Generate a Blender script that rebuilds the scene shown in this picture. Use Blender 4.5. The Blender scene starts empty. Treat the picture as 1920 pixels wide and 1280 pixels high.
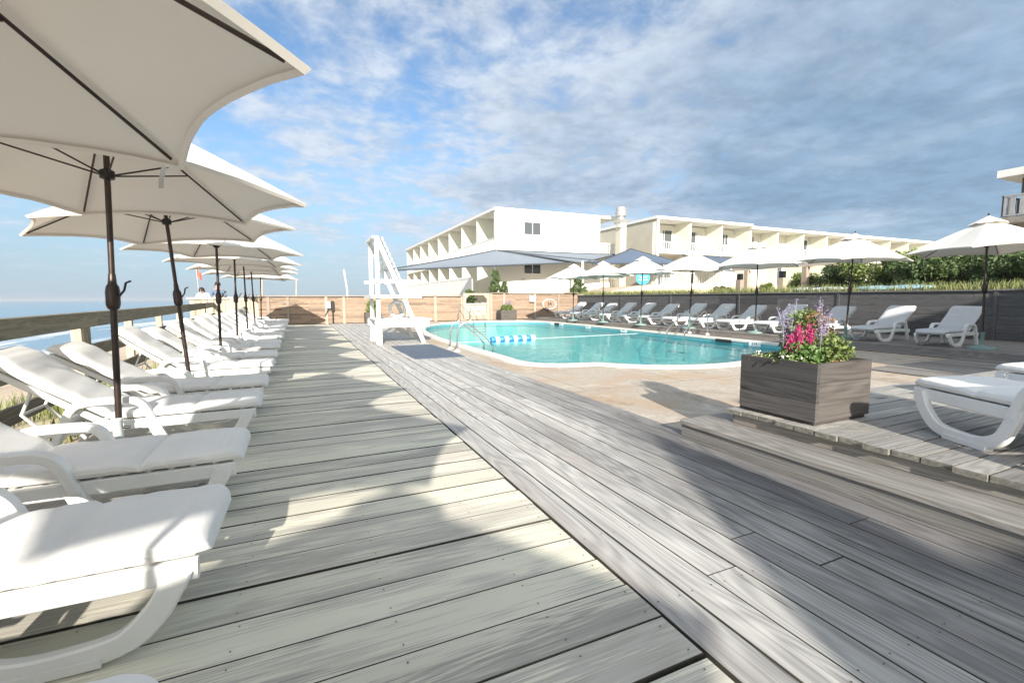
import bpy, bmesh, math, random
from mathutils import Vector, Matrix, noise
R = math.radians
random.seed(7)
C = bpy.context.scene.collection
S = bpy.context.scene

# ------------------------------------------------------------------ camera
cd = bpy.data.cameras.new('camera'); cam = bpy.data.objects.new('camera', cd); C.objects.link(cam)
fw = Vector((0.41017313, 0.90730715, -0.0924756)); rt = Vector((0.91104371, -0.41228858, -0.00418197))
up = rt.cross(fw); m = Matrix((rt, up, -fw)).transposed().to_4x4(); m.translation = Vector((0, 0, 1.35))
cam.matrix_world = m
cd.sensor_width = 36; cd.lens = 16.31; cd.clip_start = 0.05; cd.clip_end = 20000
S.camera = cam

# ------------------------------------------------------------------ sky and sun
SUNSIDE = 1.3   # how many times brighter the sky round the sun is
SUN = Vector((-0.65, -2.5, 1.0)).normalized()
w = bpy.data.worlds.new("World"); S.world = w; w.use_nodes = True
nt = w.node_tree; N = nt.nodes; L = nt.links
for n in list(N): N.remove(n)
def nd(t, **k):
    n = N.new(t)
    for a, b in k.items():
        if a.startswith('_'): n.inputs[int(a[1:])].default_value = b
        else: setattr(n, a, b)
    return n
out = nd('ShaderNodeOutputWorld'); bg = nd('ShaderNodeBackground'); bg.inputs[1].default_value = 0.10
sky = nd('ShaderNodeTexSky', sky_type='NISHITA', sun_disc=False, sun_elevation=math.asin(SUN.z),
         sun_rotation=math.atan2(SUN.x, SUN.y), air_density=1.0, dust_density=0.6, ozone_density=1.6)
tc = nd('ShaderNodeTexCoord'); sep = nd('ShaderNodeSeparateXYZ'); L.new(tc.outputs['Generated'], sep.inputs[0])
def mth(op, a, b=None, c=None, clamp=False):
    n = N.new('ShaderNodeMath'); n.operation = op; n.use_clamp = clamp
    for i, v in enumerate((a, b, c)):
        if v is None: continue
        if isinstance(v, (int, float)): n.inputs[i].default_value = v
        else: L.new(v, n.inputs[i])
    return n.outputs[0]
def noi(vec, scale, detail=8, rough=0.55, dist=0.0):
    n = N.new('ShaderNodeTexNoise'); n.inputs['Scale'].default_value = scale; n.inputs['Detail'].default_value = detail
    n.inputs['Roughness'].default_value = rough; n.inputs['Distortion'].default_value = dist; L.new(vec, n.inputs['Vector']); return n.outputs[0]
def ramp(v, a, b):
    n = N.new('ShaderNodeMapRange'); n.interpolation_type = 'SMOOTHSTEP'
    n.inputs[1].default_value = a; n.inputs[2].default_value = b; L.new(v, n.inputs[0]); return n.outputs[0]
zc = mth('MAXIMUM', sep.outputs[2], 0.0); zz = mth('ADD', zc, 0.13)
px = mth('DIVIDE', sep.outputs[0], zz); py = mth('DIVIDE', sep.outputs[1], zz)
comb = nd('ShaderNodeCombineXYZ'); L.new(px, comb.inputs[0]); L.new(py, comb.inputs[1])
P = comb.outputs[0]
big = noi(P, 0.42, 3, 0.5); puffs = noi(P, 3.4, 10, 0.58, 0.25); tiny = noi(P, 9.0, 7, 0.62, 0.3); mid = noi(P, 1.25, 8, 0.55, 0.5)
# heavier cloud cover inland (to the right), broken altocumulus towards the sea
right = mth('ADD', mth('MULTIPLY', sep.outputs[0], 0.88), mth('MULTIPLY', sep.outputs[1], -0.38))
cov = mth('ADD', mth('MULTIPLY', right, 0.20), mth('MULTIPLY', mid, 0.62))
dens = mth('ADD', mth('ADD', mth('MULTIPLY', puffs, 0.55), mth('MULTIPLY', tiny, 0.26)), cov)
mask = ramp(dens, 0.535, 0.765)
thick = ramp(mth('ADD', mth('ADD', mth('MULTIPLY', mid, 0.55), mth('MULTIPLY', big, 0.6)), mth('ADD', mth('MULTIPLY', puffs, -0.22), mth('MULTIPLY', right, 0.50))), 0.40, 0.80)
ccol = nd('ShaderNodeMix', data_type='RGBA'); L.new(thick, ccol.inputs[0])
ccol.inputs[6].default_value = (3.15, 3.5, 4.0, 1); ccol.inputs[7].default_value = (1.35, 2.0, 2.8, 1)
lumpy = nd('ShaderNodeMix', data_type='RGBA', blend_type='MULTIPLY'); lumpy.inputs[0].default_value = 1; L.new(ccol.outputs[2], lumpy.inputs[6])
lum = mth('ADD', mth('MULTIPLY', ramp(mth('ADD', mth('MULTIPLY', tiny, 0.5), mth('MULTIPLY', puffs, 0.5)), 0.34, 0.66), 0.26), 0.86)
cl = nd('ShaderNodeCombineXYZ'); [L.new(lum, cl.inputs[i]) for i in range(3)]; L.new(cl.outputs[0], lumpy.inputs[7])
skyg = nd('ShaderNodeMix', data_type='RGBA', blend_type='MULTIPLY'); skyg.inputs[0].default_value = 1
L.new(sky.outputs[0], skyg.inputs[6]); skyg.inputs[7].default_value = (0.68, 0.80, 0.88, 1)
hz = ramp(sep.outputs[2], 0.36, 0.0)
mixh = nd('ShaderNodeMix', data_type='RGBA'); L.new(mth('MULTIPLY', hz, 0.85), mixh.inputs[0]); L.new(skyg.outputs[2], mixh.inputs[6]); mixh.inputs[7].default_value = (1.95, 2.6, 3.35, 1)
mx = nd('ShaderNodeMix', data_type='RGBA'); fade = ramp(sep.outputs[2], -0.01, 0.16)
L.new(mth('MULTIPLY', mth('MULTIPLY', mask, 0.93), fade), mx.inputs[0]); L.new(mixh.outputs[2], mx.inputs[6]); L.new(lumpy.outputs[2], mx.inputs[7])
# clouds and air are much brighter round the low sun, behind the camera
dt = nd('ShaderNodeVectorMath', operation='DOT_PRODUCT'); L.new(tc.outputs['Generated'], dt.inputs[0]); dt.inputs[1].default_value = tuple(SUN)
glow = mth('MULTIPLY', ramp(dt.outputs['Value'], -0.25, 0.95), SUNSIDE)
gcol = nd('ShaderNodeMix', data_type='RGBA'); gcol.clamp_factor = False; L.new(glow, gcol.inputs[0]); gcol.inputs[6].default_value = (1, 1, 1, 1); gcol.inputs[7].default_value = (2.25, 1.86, 1.46, 1)
fin = nd('ShaderNodeMix', data_type='RGBA', blend_type='MULTIPLY'); fin.inputs[0].default_value = 1; L.new(mx.outputs[2], fin.inputs[6]); L.new(gcol.outputs[2], fin.inputs[7])
L.new(fin.outputs[2], bg.inputs[0]); L.new(bg.outputs[0], out.inputs[0])

sl = bpy.data.lights.new('sun', 'SUN'); sl.energy = 4.3; sl.angle = R(0.6); sl.color = (1.0, 0.93, 0.82)
so = bpy.data.objects.new('sun', sl); C.objects.link(so); so.rotation_euler = (-SUN).to_track_quat('-Z', 'Y').to_euler()
S.view_settings.view_transform = 'Standard'; S.view_settings.look = 'None'; S.view_settings.gamma = 1
S.view_settings.exposure = 1.1

# ------------------------------------------------------------------ materials
MATS = {}
class NT:
    def __init__(s, name):
        s.m = bpy.data.materials.new(name); s.m.use_nodes = True; s.t = s.m.node_tree
        s.b = s.t.nodes['Principled BSDF']; s.out = s.t.nodes['Material Output']
        MATS[name] = s.m
    def n(s, t, **k):
        x = s.t.nodes.new(t)
        for a, b in k.items(): setattr(x, a, b)
        return x
    def l(s, a, b): s.t.links.new(a, b)
    def coord(s, sc=(1, 1, 1), attr=None):
        tc = s.n('ShaderNodeTexCoord'); mp = s.n('ShaderNodeMapping'); mp.inputs['Scale'].default_value = sc
        if attr:
            a = s.n('ShaderNodeAttribute'); a.attribute_name = 'bid'
            v = s.n('ShaderNodeVectorMath', operation='MULTIPLY_ADD'); cmb = s.n('ShaderNodeCombineXYZ')
            for i in range(3): s.l(a.outputs['Fac'], cmb.inputs[i])
            s.l(cmb.outputs[0], v.inputs[0]); v.inputs[1].default_value = (37.3, 51.7, 23.9); s.l(tc.outputs['Object'], v.inputs[2])
            s.l(v.outputs[0], mp.inputs[0])
        else: s.l(tc.outputs['Object'], mp.inputs[0])
        return mp.outputs[0]
    def noise(s, v, scale, detail=5, rough=0.55, dist=0):
        x = s.n('ShaderNodeTexNoise'); x.inputs['Scale'].default_value = scale; x.inputs['Detail'].default_value = detail
        x.inputs['Roughness'].default_value = rough; x.inputs['Distortion'].default_value = dist; s.l(v, x.inputs['Vector']); return x.outputs[0]
    def ramp(s, v, stops, interp='LINEAR'):
        x = s.n('ShaderNodeValToRGB'); x.color_ramp.interpolation = interp; e = x.color_ramp.elements
        while len(e) < len(stops): e.new(0.5)
        for i, (p, c) in enumerate(stops):
            e[i].position = p; e[i].color = (*c, 1) if hasattr(c, '__len__') else (c, c, c, 1)
        s.l(v, x.inputs[0]); return x.outputs[0]
    def mix(s, f, a, b, mode='MIX'):
        x = s.n('ShaderNodeMix', data_type='RGBA', blend_type=mode)
        for i, v in ((0, f), (6, a), (7, b)):
            if isinstance(v, (int, float)): x.inputs[i].default_value = v
            elif isinstance(v, tuple): x.inputs[i].default_value = (*v, 1)
            else: s.l(v, x.inputs[i])
        return x.outputs[2]
    def math(s, op, a, b=0.0):
        x = s.n('ShaderNodeMath', operation=op)
        for i, v in enumerate((a, b)):
            if isinstance(v, (int, float)): x.inputs[i].default_value = v
            else: s.l(v, x.inputs[i])
        return x.outputs[0]
    def bump(s, h, st=0.3, d=0.01):
        x = s.n('ShaderNodeBump'); x.inputs['Strength'].default_value = st; x.inputs['Distance'].default_value = d
        s.l(h, x.inputs['Height']); s.l(x.outputs[0], s.b.inputs['Normal'])
    def set(s, col=None, rough=None, metal=None, spec=None):
        b = s.b
        if col is not None:
            if isinstance(col, tuple): b.inputs['Base Color'].default_value = (*col, 1)
            else: s.l(col, b.inputs['Base Color'])
        if rough is not None:
            if isinstance(rough, (int, float)): b.inputs['Roughness'].default_value = rough
            else: s.l(rough, b.inputs['Roughness'])
        if metal is not None: b.inputs['Metallic'].default_value = metal
        if spec is not None: b.inputs['Specular IOR Level'].default_value = spec

def plain(name, col, rough=0.5, metal=0, var=0.12, scale=6, bump=0.0, spec=None):
    t = NT(name); v = t.coord(); f = t.noise(v, scale, 6, 0.6)
    g = t.ramp(f, [(0.3, tuple(c * (1 - var) for c in col)), (0.7, tuple(min(1, c * (1 + var * 0.6)) for c in col))])
    t.set(g, rough, metal, spec)
    if bump: t.bump(t.noise(v, scale * 8, 4), bump, 0.004)
    return t.m

def wood(name, dark, light, axis, worn=None, paint=None, streak=1.0, rough=0.75, tan=None, bump=0.5, painted_shade=False):
    """weathered boards; axis 0/1/2 = along which the grain runs"""
    t = NT(name)
    sc = [1, 1, 1]; 
    def s3(al, ac): v = [ac, ac, ac]; v[axis] = al; return tuple(v)
    v1 = t.coord(s3(0.35, 9), True); v2 = t.coord(s3(1.0, 130), True); v3 = t.coord(s3(0.8, 3.2), True); v4 = t.coord(s3(0.8, 34), True)
    a = t.n('ShaderNodeAttribute'); a.attribute_name = 'bid'
    wn = t.n('ShaderNodeTexWhiteNoise', noise_dimensions='1D'); t.l(a.outputs['Fac'], wn.inputs['W'])
    low = t.noise(v3, 1.0, 3, 0.5)
    rings = t.math('SINE', t.math('MULTIPLY', t.noise(t.coord(s3(0.38, 3.6), True), 1.0, 2, 0.4), 120.0))
    rings = t.math('ADD', t.math('MULTIPLY', rings, 0.5), 0.5)
    fine = t.noise(v2, 1.0, 4, 0.6); med = t.noise(v4, 1.0, 5, 0.65)
    g = t.math('ADD', t.math('MULTIPLY', rings, 0.13), t.math('ADD', t.math('MULTIPLY', fine, 0.42), t.math('MULTIPLY', med, 0.38)))
    base = t.ramp(g, [(0.22, dark), (0.62, light)])
    vo = t.n('ShaderNodeTexVoronoi'); vo.inputs['Scale'].default_value = 0.5; t.l(t.coord(s3(1.1, 5.0), True), vo.inputs['Vector'])
    kn = t.ramp(vo.outputs['Distance'], [(0.03, 0.25), (0.075, 1.0)])
    base = t.mix(0.8, base, kn, 'MULTIPLY')
    crack = t.ramp(t.noise(t.coord(s3(1.3, 75), True), 1.0, 3, 0.55), [(0.655, 1.0), (0.70, 0.30)])
    base = t.mix(0.9, base, crack, 'MULTIPLY')
    tone = t.ramp(wn.outputs[0], [(0.0, (0.60, 0.59, 0.60)), (0.35, (0.92, 0.91, 0.90)), (0.7, (1.0, 0.99, 0.97)), (1.0, (1.14, 1.12, 1.08))])
    base = t.mix(0.6 if painted_shade else 1.0, base, tone, 'MULTIPLY')
    if tan:
        base = t.mix(t.ramp(t.noise(t.coord(s3(0.5, 3), True), 0.9, 4, 0.6), [(0.52, 0.0), (0.72, 0.65)]), base, tan)
    if paint:
        wearn = t.math('ADD', t.math('MULTIPLY', t.noise(t.coord(s3(1.6, 150), True), 1.0, 6, 0.74), 0.60), t.math('MULTIPLY', t.noise(t.coord(s3(0.6, 3.0), True), 1.0, 3, 0.55), 0.60))
        wearn = t.math('ADD', wearn, t.math('ADD', t.math('MULTIPLY', wn.outputs[0], 0.10), t.math('MULTIPLY', rings, 0.05)))
        wm = t.ramp(wearn, [(0.645, 0.0), (0.69, 0.75)])
        pc = t.mix(t.noise(t.coord((1, 1, 1)), 1.3, 3, 0.5), tuple(c * 0.9 for c in paint), tuple(c * 1.08 for c in paint))
        pc = t.mix(0.45, pc, tone, 'MULTIPLY')
        base = t.mix(wm, pc, base)
    if painted_shade:  # shade painted into the board colour, deepening towards the near right
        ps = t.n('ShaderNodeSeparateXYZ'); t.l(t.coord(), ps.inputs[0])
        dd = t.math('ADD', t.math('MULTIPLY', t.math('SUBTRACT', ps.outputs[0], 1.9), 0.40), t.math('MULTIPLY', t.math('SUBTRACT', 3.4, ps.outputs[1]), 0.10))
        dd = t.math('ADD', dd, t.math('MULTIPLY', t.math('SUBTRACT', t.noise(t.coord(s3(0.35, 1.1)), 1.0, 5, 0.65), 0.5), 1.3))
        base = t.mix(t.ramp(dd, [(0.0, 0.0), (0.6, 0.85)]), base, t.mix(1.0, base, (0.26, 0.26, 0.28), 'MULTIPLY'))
    t.set(base, rough, spec=0.25)
    t.bump(t.math('ADD', g, t.math('MULTIPLY', kn, 0.2)), bump, 0.004)
    return t.m

wood('painted_deck_wood', (0.27, 0.25, 0.23), (0.54, 0.51, 0.48), 0, paint=(0.76, 0.735, 0.61), bump=0.35)
wood('grey_deck_wood', (0.20, 0.195, 0.195), (0.64, 0.63, 0.605), 1, tan=(0.37, 0.325, 0.30), bump=0.3, painted_shade=True)
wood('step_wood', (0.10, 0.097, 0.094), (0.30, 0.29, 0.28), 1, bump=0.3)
wood('grey_cross_wood', (0.17, 0.165, 0.155), (0.46, 0.45, 0.43), 0, bump=0.35)
wood('lower_deck_wood', (0.13, 0.12, 0.115), (0.34, 0.32, 0.30), 1, tan=(0.26, 0.19, 0.14))
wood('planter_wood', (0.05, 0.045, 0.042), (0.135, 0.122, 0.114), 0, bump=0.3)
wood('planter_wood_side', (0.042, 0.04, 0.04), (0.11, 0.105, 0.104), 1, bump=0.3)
wood('cedar_slats', (0.19, 0.135, 0.10), (0.38, 0.285, 0.215), 0, bump=0.6)
wood('cedar_posts', (0.27, 0.22, 0.18), (0.46, 0.39, 0.32), 2)
wood('rail_wood', (0.13, 0.125, 0.095), (0.34, 0.32, 0.25), 1)
wood('rail_post_wood', (0.3, 0.25, 0.18), (0.6, 0.53, 0.42), 2)
wood('wall_planks', (0.055, 0.058, 0.066), (0.15, 0.148, 0.152), 1, bump=0.5)
wood('wall_cap', (0.10, 0.10, 0.105), (0.22, 0.21, 0.20), 1)
wood('pergola_wood', (0.30, 0.26, 0.22), (0.5, 0.45, 0.40), 1)
plain('white_plastic', (0.80, 0.80, 0.79), 0.35, var=0.05, scale=3)
plain('cushion_fabric', (0.82, 0.81, 0.79), 0.85, var=0.05, scale=4, bump=0.25, spec=0.1)
plain('lounger_fabric', (0.62, 0.63, 0.66), 0.85, var=0.05, scale=4, bump=0.2, spec=0.1)
plain('bronze_metal', (0.055, 0.04, 0.035), 0.38, 0.55, var=0.3, scale=9)
plain('black_metal', (0.02, 0.02, 0.022), 0.4, 0.3)
plain('steel', (0.72, 0.72, 0.71), 0.2, 1.0, var=0.05)
plain('galvanized', (0.42, 0.42, 0.41), 0.45, 0.4, var=0.15)
plain('stand_pale', (0.60, 0.66, 0.64), 0.55, var=0.1)
plain('stand_green', (0.20, 0.30, 0.28), 0.55, var=0.1)
plain('white_paint', (0.70, 0.70, 0.68), 0.45, var=0.05, scale=5, bump=0.1)
plain('stucco_white', (0.78, 0.77, 0.72), 0.8, var=0.03, scale=2, bump=0.2)
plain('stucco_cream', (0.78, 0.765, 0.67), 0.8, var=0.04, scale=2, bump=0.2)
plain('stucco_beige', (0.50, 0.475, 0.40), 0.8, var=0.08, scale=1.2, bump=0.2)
plain('trim_white', (0.74, 0.74, 0.71), 0.5, var=0.04)
plain('curtain', (0.68, 0.67, 0.63), 0.8, var=0.1, scale=3)
plain('roof_gravel', (0.45, 0.44, 0.42), 0.9)
plain('coping', (0.68, 0.65, 0.59), 0.75, var=0.1, scale=3, bump=0.3)
plain('pool_plaster', (0.48, 0.80, 0.80), 0.6, var=0.07, scale=1.5)
plain('mat_rubber', (0.085, 0.115, 0.165), 0.85, var=0.12, scale=14, bump=0.5)
plain('sail_grey', (0.17, 0.20, 0.245), 0.8, var=0.05, scale=1)
plain('sail_navy', (0.075, 0.105, 0.16), 0.8, var=0.05, scale=1)
plain('sail_hem', (0.05, 0.06, 0.075), 0.8)
plain('joint_dirt', (0.065, 0.06, 0.048), 0.95, var=0.5, scale=12)
plain('end_grain', (0.20, 0.19, 0.165), 0.9, var=0.5, scale=30)
plain('screw_head', (0.10, 0.085, 0.075), 0.5, 0.6)
plain('soil', (0.08, 0.055, 0.04), 0.95, var=0.4, scale=30)
plain('leaf_green', (0.085, 0.16, 0.035), 0.55, var=0.45, scale=9)
plain('leaf_sage', (0.15, 0.21, 0.07), 0.6, var=0.45, scale=25)
plain('leaf_light', (0.15, 0.20, 0.055), 0.55, var=0.4, scale=20)
plain('leaf_rust', (0.26, 0.15, 0.07), 0.6, var=0.4, scale=20)
plain('leaf_dark', (0.075, 0.12, 0.035), 0.6, var=0.5, scale=2)
plain('leaf_hedge', (0.16, 0.215, 0.055), 0.6, var=0.5, scale=1.2)
plain('grass_dune', (0.19, 0.215, 0.075), 0.7, var=0.4, scale=1.5)
plain('stem_grey', (0.32, 0.34, 0.33), 0.7)
plain('flower_pink', (0.48, 0.045, 0.18), 0.6, var=0.3, scale=60)
plain('flower_purple', (0.36, 0.26, 0.48), 0.6, var=0.3, scale=60)
plain('flower_white', (0.75, 0.74, 0.58), 0.6)
plain('bark', (0.14, 0.10, 0.07), 0.9, var=0.3)
plain('float_blue', (0.04, 0.24, 0.62), 0.45, var=0.05)
plain('float_white', (0.82, 0.83, 0.82), 0.45, var=0.05)
plain('sign_blue', (0.05, 0.38, 0.62), 0.5, var=0.05)
plain('kayak_blue', (0.30, 0.48, 0.56), 0.45, var=0.1)
plain('kayak_white', (0.62, 0.68, 0.70), 0.45, var=0.1)
plain('tile_teal', (0.20, 0.50, 0.56), 0.25, var=0.1)
plain('hole_black', (0.015, 0.02, 0.022), 0.8)
plain('flag_red', (0.62, 0.14, 0.09), 0.7)
plain('skin', (0.52, 0.30, 0.21), 0.55, var=0.05)
plain('hair_dark', (0.025, 0.017, 0.013), 0.6)
plain('shirt_blue', (0.12, 0.17, 0.25), 0.85)
plain('shirt_pale', (0.55, 0.58, 0.66), 0.85)
plain('trousers', (0.12, 0.13, 0.17), 0.85)
plain('window_dark', (0.05, 0.055, 0.06), 0.12)
plain('grey_rail', (0.10, 0.10, 0.11), 0.6)
plain('strap_fabric', (0.45, 0.43, 0.40), 0.8)

t = NT('canopy_fabric')                     # sun-cloth, lets a little light through
v = t.coord(); f = t.noise(v, 1.2, 4, 0.5)
col = t.ramp(f, [(0.3, (0.80, 0.77, 0.72)), (0.7, (0.85, 0.82, 0.77))])
t.set(col, 0.9, spec=0.05)
tr = t.n('ShaderNodeBsdfTranslucent'); tr.inputs[0].default_value = (0.66, 0.52, 0.40, 1)
ms = t.n('ShaderNodeMixShader'); ms.inputs[0].default_value = 0.15
t.l(t.b.outputs[0], ms.inputs[1]); t.l(tr.outputs[0], ms.inputs[2]); t.l(ms.outputs[0], t.out.inputs[0])
wvn = t.n('ShaderNodeTexNoise'); wvn.inputs['Scale'].default_value = 350; t.l(v, wvn.inputs[0]); t.bump(wvn.outputs[0], 0.1, 0.001)

t = NT('glass')
t.set((0.09, 0.10, 0.11), 0.15, spec=0.3)

t = NT('concrete')
v = t.coord(); f1 = t.noise(v, 0.9, 6, 0.6, 0.6); f2 = t.noise(v, 18, 5, 0.7); f3 = t.noise(v, 1.6, 6, 0.65, 1.0)
base = t.ramp(f2, [(0.3, (0.40, 0.345, 0.285)), (0.7, (0.54, 0.485, 0.415))])
st = t.ramp(f1, [(0.47, 0.0), (0.62, 0.85)])
base = t.mix(st, base, (0.47, 0.355, 0.26))
base = t.mix(t.ramp(f3, [(0.56, 0.0), (0.68, 0.6)]), base, (0.66, 0.60, 0.52))
br = t.n('ShaderNodeTexBrick'); br.offset = 0.5; br.inputs['Scale'].default_value = 1.0; br.inputs['Brick Width'].default_value = 1.9; br.inputs['Row Height'].default_value = 1.9; br.inputs['Mortar Size'].default_value = 0.012; br.inputs['Color1'].default_value = (1, 1, 1, 1); br.inputs['Color2'].default_value = (0.9, 0.9, 0.9, 1); br.inputs['Mortar'].default_value = (0.55, 0.5, 0.45, 1); t.l(v, br.inputs[0])
base = t.mix(0.8, base, br.outputs[0], 'MULTIPLY')
base = t.mix(t.ramp(t.noise(v, 0.55, 6, 0.7, 1.5), [(0.55, 0.0), (0.62, 0.55)]), base, t.mix(1.0, base, (0.62, 0.58, 0.55), 'MULTIPLY'))
t.set(base, 0.9, spec=0.2); t.bump(f2, 0.35, 0.006)

t = NT('sand')
v = t.coord(); f = t.noise(v, 0.25, 6, 0.6); f2 = t.noise(v, 7, 5, 0.7)
t.set(t.mix(t.math('MULTIPLY', f2, 0.5), t.ramp(f, [(0.35, (0.50, 0.40, 0.30)), (0.65, (0.62, 0.53, 0.43))]), (0.36, 0.30, 0.23)), 0.95, spec=0.1); t.bump(f2, 0.5, 0.05)

t = NT('pool_water')
v = t.coord((1, 1, 1)); h = t.math('ADD', t.noise(v, 1.6, 3, 0.5, 0.4), t.math('MULTIPLY', t.noise(v, 6.0, 3, 0.5), 0.22))
bp = t.n('ShaderNodeBump'); bp.inputs['Strength'].default_value = 0.34; bp.inputs['Distance'].default_value = 0.06; t.l(h, bp.inputs['Height'])
fr = t.n('ShaderNodeFresnel'); fr.inputs[0].default_value = 1.30; t.l(bp.outputs[0], fr.inputs[1])
gl = t.n('ShaderNodeBsdfGlossy'); gl.inputs['Roughness'].default_value = 0.015; t.l(bp.outputs[0], gl.inputs['Normal'])
rf = t.n('ShaderNodeBsdfTransparent'); rf.inputs[0].default_value = (0.60, 0.93, 0.94, 1)
ms = t.n('ShaderNodeMixShader'); t.l(t.math('MULTIPLY', fr.outputs[0], 0.62), ms.inputs[0]); t.l(rf.outputs[0], ms.inputs[1]); t.l(gl.outputs[0], ms.inputs[2]); t.l(ms.outputs[0], t.out.inputs[0])

t = NT('sea_water')
v = t.coord((1, 1, 1)); vs = t.coord((0.09, 0.02, 1))
h = t.math('ADD', t.noise(vs, 1.0, 4, 0.6), t.math('MULTIPLY', t.noise(v, 0.5, 4, 0.6), 0.15))
sp = t.n('ShaderNodeSeparateXYZ'); t.l(v, sp.inputs[0])
band = t.noise(t.coord((0.06, 0.012, 1)), 1.6, 5, 0.65, 0.8)
near = t.n('ShaderNodeMapRange'); near.inputs[1].default_value = -95; near.inputs[2].default_value = -26; t.l(sp.outputs[0], near.inputs[0])
foamv = t.math('ADD', t.math('MULTIPLY', band, 0.8), t.math('MULTIPLY', near.outputs[0], 0.36))
foamv = t.math('ADD', foamv, t.math('MULTIPLY', t.noise(v, 0.8, 5, 0.7), 0.15))
fm = t.ramp(foamv, [(0.76, 0.0), (0.86, 0.9)])
t.set(t.mix(fm, (0.16, 0.27, 0.36), (0.75, 0.78, 0.80)), t.ramp(fm, [(0, 0.22), (1, 0.8)])); t.bump(h, 0.5, 0.6)

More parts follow.
